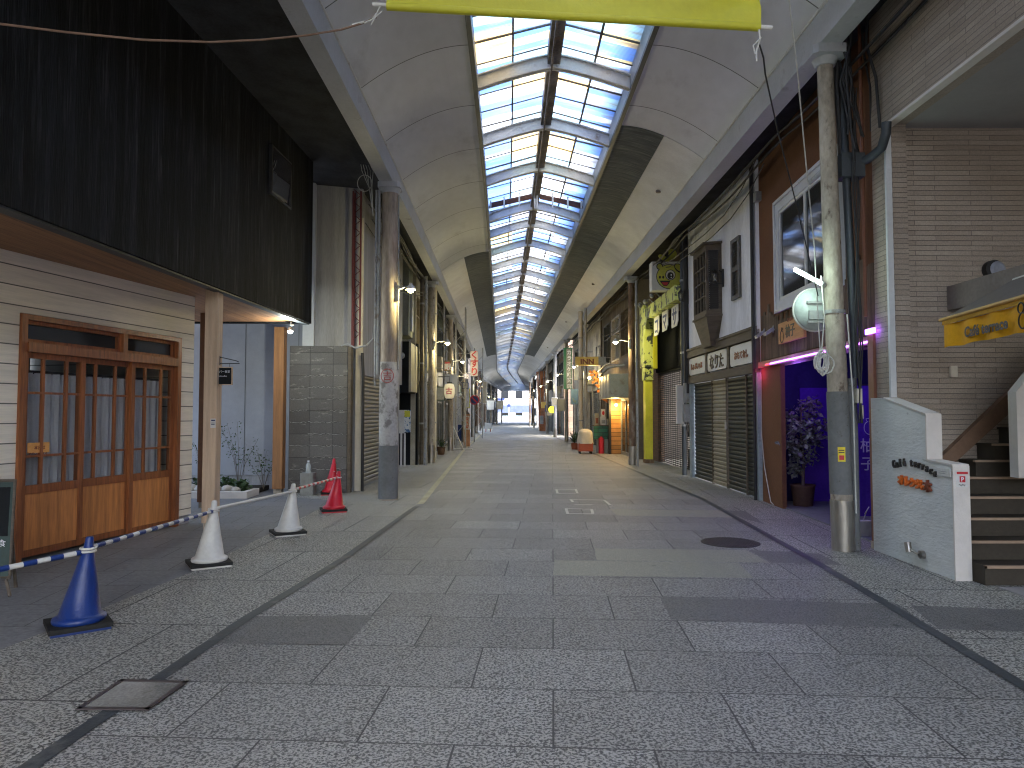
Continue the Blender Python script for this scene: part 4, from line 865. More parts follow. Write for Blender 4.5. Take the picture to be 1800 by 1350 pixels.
b = MB(FB); b.box(0, LB, -3.0, -2.9, 0, zo+.6); b.box(LB-.12, LB-.02, -2.9, -.31, 0, zo+.6); b.box(0, .1, -2.9, -.21, 0, zo+.6); b.build('inner_wall', m_navy, RS_)
MB(FB).box(0, LB, -2.9, -.21, zo+.3, zo+.4).build('inner_ceiling', m_cable, RS_); MB(FB).box(0, LB-.1, -2.9, -.05, .002, .02).build('entrance_floor', m_fore, RS_)
b = MB(FB); b.box(-.02, .11, -.05, .10, .08, zo+.15); b.box(-.06, -.022, -.03, .05, .05, 6.5); b.build('door_post', m_brownd, RS_); MB(FB).box(-.04, .13, -.06, .11, .0, .08, .02).build('post_foot', m_conc, RS_)
b = MB(FB); b.tube([(.05, .14, 2.6), (.06, .14, 7)], .02, 8); b.tube([(.25, .05, 3.3), (.25, .05, 7)], .02, 8); b.build('conduits', m_brownd, RS_)
# window
uA_, zA_ = onF(FB, 1370, 545); uB_, zB_ = onF(FB, 1470, 330); _, zA2 = onF(FB, 1370, 345)
u_far = uA_; u_near = onF(FB, 1475, 400)[0]-.15; z_b = onF(FB, 1370, 548)[1]; z_t = onF(FB, 1370, 357)[1]
b = MB(FB)
def frame(b, u0, u1, z0, z1, w_, o0, o1): b.box(u0, u1, o0, o1, z0, z0+w_); b.box(u0, u1, o0, o1, z1-w_, z1); b.box(u0, u0+w_, o0, o1, z0+w_, z1-w_); b.box(u1-w_, u1, o0, o1, z0+w_, z1-w_)
frame(b, u_near, u_far, z_b, z_t, .15, .002, .05); frame(b, u_near-.03, u_far+.03, z_b-.03, z_t+.03, .05, .002, .075); wf = b.build('window', m_wtrim, RS_)
b = MB(FB); frame(b, u_near+.151, u_far-.151, z_b+.151, z_t-.151, .05, .002, .035); um_ = (u_near+u_far)/2; b.box(um_-.03, um_+.03, .002, .035, z_b+.2, z_t-.2); b.build('window_sash', m_signw, wf)
MB(FB).box(u_near+.2, u_far-.2, .004, .012, z_b+.2, z_t-.2).build('pane', m_dglass, wf)
bpy.data.materials['dark_window_glass'].node_tree.nodes['Principled BSDF'].inputs['Base Color'].default_value = (.02, .022, .025, 1)
# LED
u1L = onF(FB, 1352, 655)[0]
zled = zo+.02
led = T('led_strip', 'glowing violet strip light under the restaurant lintel', 'strip light', W(FB, 1, .06, zo)); MB(FB).box(.12, u1L-.25, .052, .066, zled, zled+.022).build('violet_tube', m_led, led); MB(FB).box(u1L-.2, u1L, .052, .066, zled, zled+.02).build('red_tube', m_ledr, led)
MB(FB).box(-.12, .1, .11, .13, zled+.08, zled+.14).build('end_glow', m_led, led)
for i in range(5): lamp('lamp_light', W(FB, .4+i*.75, .12 if i % 2 else -.3, zo-.06), (.35, .12, 1), 1.0, .1, led)
lamp('lamp_light', W(FB, LB-.12, .14, zo-.1), (1, .03, .3), .3, .05, led); lamp('lamp_light', W(FB, 1.2, -1.3, 1.9), (.22, .10, 1), 1.2, .2, led)
# wood sign
ws2 = T('wooden_sign', 'square honey wood sign with a pear drawing and two dark kanji', 'sign', W(FB, 2.6, .05, 2.7))
ua, za = onF(FB, 1376.5, 612); ub, zb = onF(FB, 1421, 567); _, zb2 = onF(FB, 1376.5, 573)
MB(FB).box(ub, ua, .03, .07, za+.06, zb2+.03).build('panel', M('honey_wood', (.55, .27, .09), .6, var=.2, stretch=(1, 1, 7)), ws2); zmid = (za+zb2)/2
rt = -FB[1]
TX('sign_text', '柚子', .21, W(FB, ua-.33, .072, zmid-.03), rt, (0, 0, 1), m_blt, ws2, .003, .003); TX('sign_text', '炭火焼肉', .06, W(FB, ua-.42, .072, zmid+.19), rt, (0, 0, 1), m_brt, ws2, .002)
def pear(F_, cu_, cz, s_, par, m, out=.073, r0=.006):
    b = MB(F_); b.tube([(cu_-s_*math.cos(k/20*2*math.pi+1.6), out, cz+s_*1.25*math.sin(k/20*2*math.pi+1.6)) for k in range(20)], r0, 5); b.tube([(cu_, out, cz+s_*1.1), (cu_+s_*.2, out, cz+s_*1.9), (cu_-s_*.6, out, cz+s_*1.7), (cu_-s_*.5, out, cz+s_*1.3)], r0, 5); b.build('fruit_drawing', m, par)
pear(FB, ua-.17, zmid-.01, .075, ws2, m_blt)
nf = T('violet_noren', 'violet hanging cloth with white fruit drawing and two kanji', 'noren', (4.9, 9.6, 1))
Yn = 9.55; FN = (V((4.58, Yn, 0)), V((1, 0, 0)), V((0, -1, 0))); zc1, zc0 = PY(1500, 678, Yn).z, .14
b = MB(FN); n = 24; vs = []
for i in range(n+1): u = .62*i/n; vs += [(u, .012*math.sin(i*.8), zc0), (u, .004*math.sin(i*.8), zc1)]
b.add(vs, [(2*i, 2*i+1, 2*i+3, 2*i+2) for i in range(n)], True); b.build('cloth', m_purple, nf); MB(FN).tube([(-.05, -.01, zc1+.01), (.68, -.01, zc1+.01)], .01, 6).build('rod', m_cable, nf)
q = PY(1525, 785, Yn-.02); TX('cloth_text', '柚', .2, (q.x-.1, Yn-.018, q.z-.06), (1, 0, 0), (0, 0, 1), m_wht, nf, .001, .001); TX('cloth_text', '子', .2, (q.x-.1, Yn-.018, q.z-.3), (1, 0, 0), (0, 0, 1), m_wht, nf, .001, .001); pear(FN, q.x-4.58+.03, q.z+.25, .07, nf, m_wht, .018, .005)
b = MB(FB)
for u in (.9, 1.7, 2.5, 3.3): b.box(u-.03, u+.03, -2.899, -2.86, .02, 2.55)
b.box(.1, LB-.12, -2.899, -2.85, 1.0, 1.06); b.build('inner_panelling', m_purple, RS_); MB(FB).box(LB-.16, LB-.121, -1.6, -.6, .02, 1.95).build('inner_door', m_purple, RS_)
# floodlights
for i, px in enumerate((1346, 1362)):
    q = onF(FB, px, 583 if i else 588); t = T('floodlight', ('small grey floodlight left of the wooden sign, farther one', 'small grey floodlight next to the wooden sign')[i], 'lamp', W(FB, q[0], .1, q[1]), 'floodlights by the wooden sign'); b = MB(FB); b.prism([(.02, q[1]+.02), (.16, q[1]-.07), (.17, q[1]-.02), (.04, q[1]+.07)], q[0]-.07, q[0]+.07, 'x'); b.build('head', m_gpipe, t); MB(FB).box(q[0]-.02, q[0]+.02, .0, .03, q[1]-.02, q[1]+.1).build('mount', m_gpipe, t)
# potted tree
random.seed(11)
pc = V((4.72, 11.6, .02)); pt = T('potted_ficus', 'tall bushy potted ficus tinted violet in the restaurant entrance', 'potted plant', pc)
MB().lathe([(.15, 0), (.185, .30), (.20, .34), (.17, .34), (.165, .28)], pc, 24).build('pot', m_pot, pt)
b = MB(); lf = MB()
b.tube([pc+V((0, 0, .25)), pc+V((.02, 0, .7)), pc+V((-.02, 0, 1.2)), pc+V((0, 0, 1.6))], [.03, .025, .02, .012], 8)
for k in range(34):
    z = random.uniform(.55, 1.65); a = random.uniform(0, 6.28); L = (.16 if z < 1.0 else .34)*random.uniform(.6, 1.1)*(1 if z < 1.45 else .75); s0 = pc+V((0, 0, z-.1)); e = s0+V((L*math.cos(a), L*math.sin(a), .12)); b.tube([s0, e], [.008, .003], 5)
    leafy(lf, e, .12, 26, .085, 1); leafy(lf, s0.lerp(e, .6), .08, 10, .075, 1)
b.build('trunk', m_oak, pt); lf.build('foliage', m_leafd, pt)
ad = T('transformer_box', 'small white transformer box with a cord by the brown post', 'transformer', G(1520, 948)); q = G(1518, 944); b = MB(); b.prism([(q.x-.09, q.y-.05), (q.x+.09, q.y-.05), (q.x+.09, q.y+.07), (q.x-.09, q.y+.07)], 0, .2); b.build('case', m_wpl, ad); MB().tube([(q.x, q.y, .2), (q.x+.05, q.y, .33), (q.x+.02, q.y, .28), (q.x+.1, q.y+.05, .36)], .006, 5).build('cord', m_wcable, ad)
xc = T('extension_cord', 'white cord trailing down the far door pillar to the plant', 'cord', (4.4, 12.2, 0)); MB().tube([W(FB, LB-.05, .02, 2.2), W(FB, LB-.05, .03, 1.2), W(FB, LB-.2, .03, .6), W(FB, LB-.45, .04, .2), W(FB, LB-.6, .06, .06), W(FB, LB-.75, .06, .03)], .009, 5).build('cord', m_wcable, xc)
# convex mirror seen from behind with tube light
mr = T('convex_mirror', 'round traffic mirror seen from behind on the nearest right pillar', 'mirror', (3.35, 7.95, 2.6))
mc = PY(1431, 545, 8.1)
b = MB(); b.tube([(mc.x, 8.09, mc.z), (mc.x, 8.05, mc.z), (mc.x, 8.02, mc.z)], [.24, .235, .10], 32); b.build('back_plate', M('grey_mirror_back', (.45, .5, .48), .5), mr); pts = [(mc.x+.245*math.cos(k/28*6.283), 8.09, mc.z+.245*math.sin(k/28*6.283)) for k in range(29)]; MB().tube(pts, .012, 6).build('rim', m_wpl, mr)
b = MB(); b.box(mc.x-.1, mc.x+.12, 7.99, 8.03, mc.z-.12, mc.z-.02); b.box(mc.x-.12, mc.x+.2, 7.99, 8.02, mc.z+.06, mc.z+.09); b.box(mc.x-.12, mc.x+.2, 7.99, 8.02, mc.z-.16, mc.z-.135); b.build('bracket', m_gpipe, mr)
tl_ = T('tube_light', 'glowing greenish tube light sticking out from the nearest right pillar', 'lamp', (3.4, 7.8, 3)); q0, q1 = PY(1398, 474, 7.55), PY(1443, 498, 7.85); MB().tube([q0, q1], .022, 12).build('tube', m_tubel, tl_); MB().tube([q1, q1+(q1-q0).normalized()*.07], .027, 10).build('socket', m_gpipe, tl_); lamp('lamp_light', (q0+q1)/2-V((.05, .05, .05)), (.75, 1, .85), 1.3, .1, tl_)
tg = T('unlit_tube', 'grey unlit tube fitting above the white framed window', 'lamp', PY(1430, 310, 8.2)); MB().tube([PY(1423, 321, 8.3), PY(1446, 300, 7.95)], .028, 10).build('tube', m_gpipe, tg)
co = T('cable_coil', 'coiled white cable tied to the nearest right pillar', 'cable', (3.45, 7.7, 2.0)); b = MB(); random.seed(3)
cc_ = PY(1443, 637, 7.72)
for k in range(9):
    ph = random.uniform(0, 6); rx, rz = random.uniform(.04, .08), random.uniform(.07, .13); ox, oz = random.uniform(-.04, .05), random.uniform(-.05, .04)
    b.tube([(cc_.x+ox+rx*math.cos(ph+t_/14*6.28), 7.70+random.uniform(-.015, .015), cc_.z+oz+rz*math.sin(ph+t_/14*6.28)) for t_ in range(15)], .009, 5)
b.tube([(cc_.x, 7.7, cc_.z+.1), (cc_.x+.04, 7.7, cc_.z+.5), (cc_.x+.02, 7.72, cc_.z+.95)], .008, 5); b.build('cable', m_wcable, co)
ct = T('cctv_camera', 'twin dome security cameras on a grey box at the brown wall edge', 'security camera', W(FB, LB, .1, 5)); q = PY(1338, 343, 12.3)
b = MB(); b.box(q.x-.13, q.x+.1, 12.2, 12.34, q.z-.12, q.z+.04, .01); b.build('box', m_gpipe, ct)
for dx_, dy_, dz_ in ((.05, -.05, .08), (.19, -.1, .13)): o_ = MB().ball((q.x+dx_, 12.2+dy_, q.z+dz_), .06, 8).build('camera_dome', m_wpl, ct); MB().ball((q.x+dx_-.02, 12.15+dy_, q.z+dz_-.02), .035, 6).build('lens', m_cable, o_)
# ================================================================= white building
WH = T('white_building', 'white plastered shop with brown oriel window and closed shutters', 'building', (4.6, 15, 0))
FWh = FR(4.30, 12.44, 4.27, 17.15, 1); LW_ = 4.70
zf0 = onF(FWh, 1330, 655)[1]; zf1 = onF(FWh, 1330, 580)[1]
b = MB(FWh); b.box(0, LW_, -.2, 0, zf1-.1, 8); b.box(0, LW_, -.2, -.06, zf0, zf1-.1); b.build('plaster_wall', m_white, WH)
m_pier = M('pale_blue_pier', (.42, .50, .54), .7, spot=(.2, .2, .2))
for a, c in ((0, .14), (LW_-.16, LW_)): MB(FWh).box(a, c, -.2, .0, 0, zf0).build('side_pier', m_pier, WH)
b = MB(FWh); b.box(0.0, LW_, -.05, .05, zf1-.14, zf1+.02); b.box(0.0, LW_, -.05, .03, zf0, zf0+.16)
for i in range(4): u = LW_*i/3; b.box(max(0, u-.06), min(LW_, u+.06), -.05, .03, zf0+.16, zf1-.14)
b.box(0, LW_, -.0, .07, zf1+.02, zf1+.07); b.build('sign_fascia', m_oak, WH)
lb = ['leftmost white sign board with raised rusty characters above the shutters', 'middle white sign board with bold dark characters', 'right white sign board with small rusty characters']
for i, (tx, sz, mm) in enumerate((('しゃぶしゃぶ', .16, m_brt), ('なりた', .34, m_bdt), ('おもてなし', .16, m_brt))):
    j = 2-i; a, c = LW_*j/3+.11, LW_*(j+1)/3-.11
    t = T('sign_board', lb[i], 'sign', W(FWh, (a+c)/2, .02, zf0+.2), 'white sign boards'); b = MB(FWh); z0_, z1_ = zf0+.19, zf1-.17; k_ = .06
    b.prism([(a+k_, z0_), (c-k_, z0_), (c, z0_+k_), (c, z1_-k_), (c-k_, z1_), (a+k_, z1_), (a, z1_-k_), (a, z0_+k_)], -.04, .02, 'y'); b.build('board', m_signw, t)
    wd = len(tx)*sz; TX('board_text', tx, sz, W(FWh, min((a+c)/2+wd/2, c-.05), .022, (z0_+z1_)/2-sz*.4), -FWh[1], (0, 0, 1), mm, t, .012, .005 if i == 1 else .004, sx=min(1, (c-a-.1)/wd))
    if i == 1: TX('board_text', 'お好み', .07, W(FWh, (a+c)/2+.06, .022, z1_-.14), -FWh[1], (0, 0, 1), mm, t, .005, .003)
us = [onF(FWh, p_, 780)[0] for p_ in (1333, 1306, 1272, 1247, 1218)]
shutter(FWh, .15, us[1]-.02, .02, zf0, -.10, m_dshut, 'dark_shutter', WH, .085, .016); shutter(FWh, us[1]+.02, us[2]-.03, .02, zf0, -.10, m_dshut, 'dark_shutter', WH, .085, .016); shutter(FWh, us[2]+.03, us[3]-.02, .02, zf0, -.09, m_cshut, 'cream_shutter', WH, .085, .016); shutter(FWh, us[3]+.02, LW_-.17, .02, zf0, -.10, m_dshut, 'dark_shutter', WH, .085, .016)
for u in us[1:4]: MB(FWh).box(u-.025, u+.025, -.12, -.06, 0, zf0).build('shutter_post', m_oak, WH)
True; MB(FWh).box(us[2]-.02, us[2]+.02, -.055, -.03, 1.2, 1.35).build('lock_plate', m_wpl, WH)
b = MB(FWh); b.tube([(.06, .04, 0), (.06, .04, 2.3)], .03, 8); b.tube([(.02, .05, 2.3), (.02, .05, 7)], .04, 8); b.tube([(LW_+.02, .04, 2.0), (LW_+.02, .04, 7)], .07, 10); b.build('drain_pipe', m_cable, WH)
# oriel
oy0, oy1 = onF(FWh, 1268, 480)[0], onF(FWh, 1214, 480)[0]
zb0, zt0 = PX(1268, 552, 4.28).z, PX(1268, 428, 4.28).z
of = .30; oy0 = 1.98; oy1 = 3.22; n0 = 2.08; n1 = 3.05
OR = T('oriel_window', 'brown wooden oriel window projecting from the white plaster wall', 'window', W(FWh, (oy0+oy1)/2, .1, zb0))
def plan(e, f=0): return [(oy0-e, f), (n0-e*.5, of+e), (n1+e*.5, of+e), (oy1+e, f)]
b = MB(FWh); b.prism(plan(0), zb0, zb0+.1); b.prism(plan(.0), zt0-.12, zt0); b.prism(plan(.06), zt0+.001, zt0+.05); b.prism(plan(.03), zb0-.04, zb0-.001)
for (x, y) in ((oy0+.035, .02), (n0+.02, of-.04), (n1-.02, of-.04), (oy1-.035, .02)): b.box(x-.035, x+.035, y-.02, y+.04, zb0+.1, zt0-.12)
b.build('oriel_frame', m_oak, OR)
b = MB(FWh); b.add([(oy0+.0, 0, zb0-.04), (n0, of, zb0-.04), (n1, of, zb0-.04), (oy1, 0, zb0-.04), (oy0+.35, 0, zb0-.62), (n0+.25, .14, zb0-.62), (n1-.1, .14, zb0-.62), (oy1-.2, 0, zb0-.62)], [(0, 1, 5, 4), (1, 2, 6, 5), (2, 3, 7, 6), (4, 5, 6, 7)]); b.build('oriel_corbel', m_oak, OR)
b = MB(FWh); b.box(n0+.03, n1-.03, of-.05, of-.04, zb0+.1, zt0-.12); b.build('pane', m_dglass, OR)
b = MB(FWh)
for i in range(1, 4): x = n0+(n1-n0)*i/4; b.box(x-.014, x+.014, of-.039, of-.01, zb0+.1, zt0-.12)
for i in range(1, 4): z = zb0+.1+(zt0-zb0-.22)*i/4; b.box(n0+.04, n1-.04, of-.038, of-.012, z-.014, z+.014)
b.build('muntins', m_oak, OR)
def louvre(b, A_, B_, z0, z1, pitch=.045):
    A_, B_ = V(A_), V(B_); d_ = (B_-A_).normalized(); nn_ = V((d_.y, -d_.x, 0)); z = z0
    while z < z1: b.slab([(A_.x, A_.y, z), (B_.x, B_.y, z), (B_.x-nn_.x*.02, B_.y-nn_.y*.02, z+.03), (A_.x-nn_.x*.02, A_.y-nn_.y*.02, z+.03)], (0, 0, .006)); z += pitch
b = MB(FWh); louvre(b, (oy0+.05, .03, 0), (n0-.01, of-.05, 0), zb0+.12, zt0-.14); b.slab([(oy0+.05, .01, zb0+.1), (n0, of-.08, zb0+.1), (n0, of-.08, zt0-.12), (oy0+.05, .01, zt0-.12)], (.01, 0, 0)); b.box(oy0+.02, n0+.02, .03, of-.04, (zb0+zt0)/2-.03, (zb0+zt0)/2+.03); b.build('side_louvre', M('dark_louvre_wood', (.05, .05, .048), .6), OR)
# louvred shutter window
la, lz0 = onF(FWh, 1304, 525); lc, lz1 = onF(FWh, 1288, 420); lz0 = onF(FWh, 1304, 522)[1]; lz1 = onF(FWh, 1304, 412)[1]
LV = T('louvred_panel', 'narrow grey louvred shutter panel on the white wall', 'shutter', W(FWh, (la+lc)/2, .02, lz0)); b = MB(FWh); frame(b, la, lc, lz0, lz1, .08, .001, .05); b.box(la+.08, lc-.08, .001, .045, (lz0+lz1)/2-.05, (lz0+lz1)/2+.05); b.build('frame', M('grey_frame', (.12, .115, .11), .6), LV)
b = MB(FWh); b.box(la+.08, lc-.08, .002, .008, lz0+.08, lz1-.08); z = lz0+.1
while z < lz1-.1: b.slab([(la+.08, .012, z), (lc-.08, .012, z), (lc-.08, .034, z-.02), (la+.08, .034, z-.02)], (0, 0, .006)); z += .05
b.build('slats', bpy.data.materials['dark_louvre_wood'], LV)
for i, (px, py) in enumerate(((1272, 487), (1210, 520))):
    u, z = onF(FWh, px, py); t = T('wall_lantern', ('black carriage lantern right of the oriel window', 'black carriage lantern left of the oriel window')[i], 'lantern', W(FWh, u, .1, z), 'wall lanterns'); b = MB(FWh)
    b.box(u-.03, u+.03, .001, .03, z-.2, z+.16); b.tube([(u, .02, z-.13), (u, .15, z-.13), (u, .17, z-.08)], .012, 6); b.tube([(u, .02, z+.1), (u, .10, z+.14)], .01, 6); b.lathe([(.01, .16), (.08, .07), (.085, .065)], W(FWh, u, .18, z) if False else (u, .18, z), 8); b.lathe([(.05, -.12), (.055, -.10)], (u, .18, z), 8)
    for k in range(6): a = k*1.047; b.tube([(u+.05*math.cos(a), .18+.05*math.sin(a), z-.1), (u+.075*math.cos(a), .18+.075*math.sin(a), z+.07)], .005, 4)
    b.build('bracket', m_cable, t); MB(FWh).lathe([(.045, -.1), (.068, .065)], (u, .18, z), 8).build('lantern_glass', GL('lantern_glass', (.2, .2, .18), .2, .6), t)
em = T('electric_meter', 'grey electric meter boxes with cables at the white building edge', 'meter box', (4.0, 17.3, 1.7)); q0 = PY(1188, 678, 17.4); q1 = PY(1212, 745, 17.4)
b = MB(); b.box(q0.x, q0.x+.17, 17.3, 17.42, PY(1190, 745, 17.4).z, PY(1190, 678, 17.4).z); b.build('back_board', m_signw, em)
b = MB(); b.box(q0.x+.15, q0.x+.36, 17.1, 17.3, PY(1200, 708, 17.4).z, PY(1200, 674, 17.4).z, .03); b.box(q0.x+.13, q0.x+.36, 17.08, 17.3, PY(1200, 742, 17.4).z, PY(1200, 711, 17.4).z, .02); b.build('meter_case', m_gpipe, em)
b = MB(); zz = PY(1200, 742, 17.4).z
for k in range(4): b.tube([(q0.x+.18+.04*k, 17.2, zz), (q0.x+.2+.05*k, 17.15, zz-.18), (q0.x+.25, 17.25, zz-.35)], .015, 5)
b.build('meter_cables', m_cable, em)
# ================================================================= yellow arch shop
GI = T('brick_shop', 'dark brick shop with tall grille shutter under the yellow arch', 'building', (4.8, 20.5, 0))
FG = FR(4.60, 17.2, 4.62, 23.7, 1)
for a, c in ((0, .9), (5.3, 6.5)): MB(FG).box(a, c, -.2, 0, 0, 8).build('brick_pier', m_brick, GI)
b = MB(FG); b.box(.9, 5.3, -.2, -.02, 4.1, 8); b.build('upper_wall', M('dark_brown_wall', (.06, .045, .04), .8), GI); MB(FG).box(.9, 5.3, -2.2, -2.1, 0, 4.1).build('inner_wall', m_blk, GI)
b = MB(FG); b.box(.9, 5.3, -.19, -.03, 2.75, 4.1); b.build('shutter_box', m_blk, GI); b = MB(FG); [b.box(1.0+i*.14, 1.03+i*.14, -.029, .07, 2.8, 4.3) for i in range(31)]; b.build('dark_slat_screen', m_blk, GI)
b = MB(FG)
for i in range(48): z = .03+i*.058; b.box(.9, 5.3, -.11, -.085, z, z+.022)
for i in range(16): u = .95+i*.29; b.box(u-.006, u+.006, -.085, -.075, 0, 2.75)
b.build('grille_shutter', M('grille_steel', (.035, .035, .034), .85, 0), GI)
b = MB(FG); b.box(1.2, 1.9, -.6, -.3, .0, .7); b.box(2.2, 2.9, -.7, -.35, .0, .5); b.build('stored_crates', m_oak, GI); MB(FG).box(2.4, 3.4, -.5, -.45, 1.6, 2.2).build('green_panel', M('green_board', (.03, .16, .08), .5), GI)
AR = T('yellow_arch', 'yellow giraffe-patterned arch frame around the grille shutter', 'arch', (4.05, 22.2, 0))
zA0 = 4.35
b = MB(); b.box(4.05, 4.32, 21.75, 22.45, 2.95, 4.86); b.add([(4.05, 21.76, zA0), (4.32, 21.76, zA0), (4.05, 21.76, zA0-.5), (4.05, 21.2, zA0), (4.32, 21.2, zA0), (4.32, 21.76, zA0-.5)], [(0, 2, 3), (1, 4, 5), (2, 5, 4, 3)]); b.box(4.06, 4.31, 17.6, 21.749, zA0, zA0+.37); b.build('arch_frame', m_gir, AR)
MB().box(4.325, 4.45, 21.7, 22.4, 2.9, 4.34).build('arch_side', m_lime, AR); MB().box(4.08, 4.34, 21.80, 22.3, 2.55, 2.95).build('post_collar', m_gir, AR); MB().box(4.10, 4.32, 21.85, 22.2, .05, 2.55).build('arch_post', m_lime, AR); MB().box(4.08, 4.34, 21.83, 22.22, 0, .12).build('post_foot', m_rustp, AR)
b = MB()
for y in (19.6, 20.6, 21.4, 22.1): b = MB(); zq = 4.86 if y > 21.7 else zA0+.37; b.tube([(4.15, y, zq), (4.0, y, zq+.13), (3.9, y, zq+.08)], .02, 6); b.ball((3.88, y, zq+.06), .07, 6); b.build('spot_lamp', m_gpipe, AR)
SB = T('animal_sign', 'white box sign with a yellow cartoon animal face', 'sign', (4.05, 18.7, 5.1))
xs0, xs1 = PY(1146, 490, 18.5).x, 4.55; z1_, z0_ = PY(1146, 460, 18.5).z, PY(1146, 510, 18.5).z
MB().box(xs0, xs1, 18.5, 18.85, z0_, z1_).build('sign_box', m_signw, SB); cxs, czs = (xs0+xs1)/2+.02, (z0_+z1_)/2
def disc(b, cx_, cz_, rx, rz, y, th=.004, n=28, rot=0): 
    p_ = []
    for k in range(n): a = k/n*2*math.pi; x_, z_ = rx*math.cos(a), rz*math.sin(a); p_.append((cx_+x_*math.cos(rot)-z_*math.sin(rot), cz_+x_*math.sin(rot)+z_*math.cos(rot)))
    b.prism(p_, y-th, y, 'y')
S = (z1_-z0_)/2
ys_ = 18.499
b = MB(); disc(b, cxs, czs-.02, S*.93, S*.88, ys_); disc(b, cxs-S*.68, czs+S*.66, S*.24, S*.24, ys_); disc(b, cxs+S*.72, czs+S*.52, S*.44, S*.28, ys_-.012, rot=-.6); disc(b, cxs+.02, czs+S*.06, S*.36, S*.38, ys_-.010); b.build('outline', m_blt, SB)
b = MB(); disc(b, cxs, czs-.02, S*.88, S*.83, ys_-.005); disc(b, cxs-S*.68, czs+S*.66, S*.17, S*.17, ys_-.005); disc(b, cxs+S*.68, czs+S*.56, S*.34, S*.2, ys_-.017, rot=-.6); b.build('yellow_face', M('sign_yellow', (.55, .55, .08), .5), SB)
b = MB(); disc(b, cxs+.02, czs+S*.06, S*.31, S*.33, ys_-.0145); b.build('eye_white', m_signw, SB)
b = MB(); disc(b, cxs+.02, czs-S*.0, S*.22, S*.25, ys_-.019); disc(b, cxs-S*.68, czs-S*.1, S*.07, S*.1, ys_-.012); disc(b, cxs-S*.45, czs-S*.1, S*.07, S*.1, ys_-.012); b.prism([(cxs-S*.7, czs-S*.34), (cxs+.02, czs-S*.34), (cxs-.02, czs-S*.55), (cxs-S*.2, czs-S*.72), (cxs-S*.42, czs-S*.72), (cxs-S*.6, czs-S*.5)], ys_-.014, ys_-.010, 'y'); b.build('black_features', m_blt, SB)
b = MB(); b.prism([(cxs-S*.58, czs-S*.46), (cxs-.03, czs-S*.46), (cxs-S*.2, czs-S*.67), (cxs-S*.4, czs-S*.67)], ys_-.019, ys_-.0145, 'y'); b.build('mouth', m_rdt, SB)
b = MB(); disc(b, cxs+.04, czs+S*.06, S*.05, S*.07, ys_-.024); disc(b, cxs+.04, czs-S*.13, S*.05, S*.05, ys_-.024); b.build('eye_glint', m_wht, SB)
BD = T('bird_figure', 'small yellow cut-out bird perched on top of the animal sign', 'ornament', (cxs, 18.6, z1_)); b = MB(); disc(b, cxs+.05, z1_+.22, .17, .15, 18.64, .04); disc(b, cxs-.12, z1_+.12, .16, .06, 18.64, .04, rot=-.5); b.build('bird_body', bpy.data.materials['sign_yellow'], BD); b = MB(); disc(b, cxs-.06, z1_+.24, .06, .09, 18.595, .01); b.tube([(cxs+.02, 18.62, z1_), (cxs+.02, 18.62, z1_+.1)], .01, 5); b.tube([(cxs+.1, 18.62, z1_), (cxs+.1, 18.62, z1_+.1)], .01, 5); b.build('bird_marks', m_blt, BD)
for i, (chh, px, py) in enumerate((('コ', 1147.5, 573), ('マ', 1162, 564), ('サ', 1179, 556))):
    p = PX(px+4, py, 4.15); t = T('hanging_tag', ('white tag with katakana ko, farthest of the three hung tags', 'white tag with katakana ma, middle of the three hung tags', 'white tag with katakana sa, nearest of the three hung tags')[i], 'sign', p, 'white tags hanging under the arch')
    wd, hg = .36+.0*i, .27; Ft = FR(4.2, p.y, 4.2, p.y+1, 1); b = MB(Ft); b.prism([(-wd*.55, -hg), (wd, -hg), (wd, hg), (-wd, hg), (-wd, -hg*.55)], -.01, .01, 'y')
    for j in range(len(b.v)): b.v[j] = b.v[j]+V((0, 0, p.z))
    b.build('tag_plate', m_signw, t); TX('tag_text', chh, .52, (4.188, p.y+.27, p.z-.2), (0, -1, 0), (0, 0, 1), m_nvt, t, .004, .012)
    b = MB(); b.tube([(4.2, p.y, p.z+hg), (4.2, p.y, p.z+hg+.45)], .008, 5); disc(b, 4.2, p.z+hg+.2, .06, .12, p.y+.02, .03); b.build('tag_ornament', M('dusty_pink', (.4, .3, .3), .7), t)
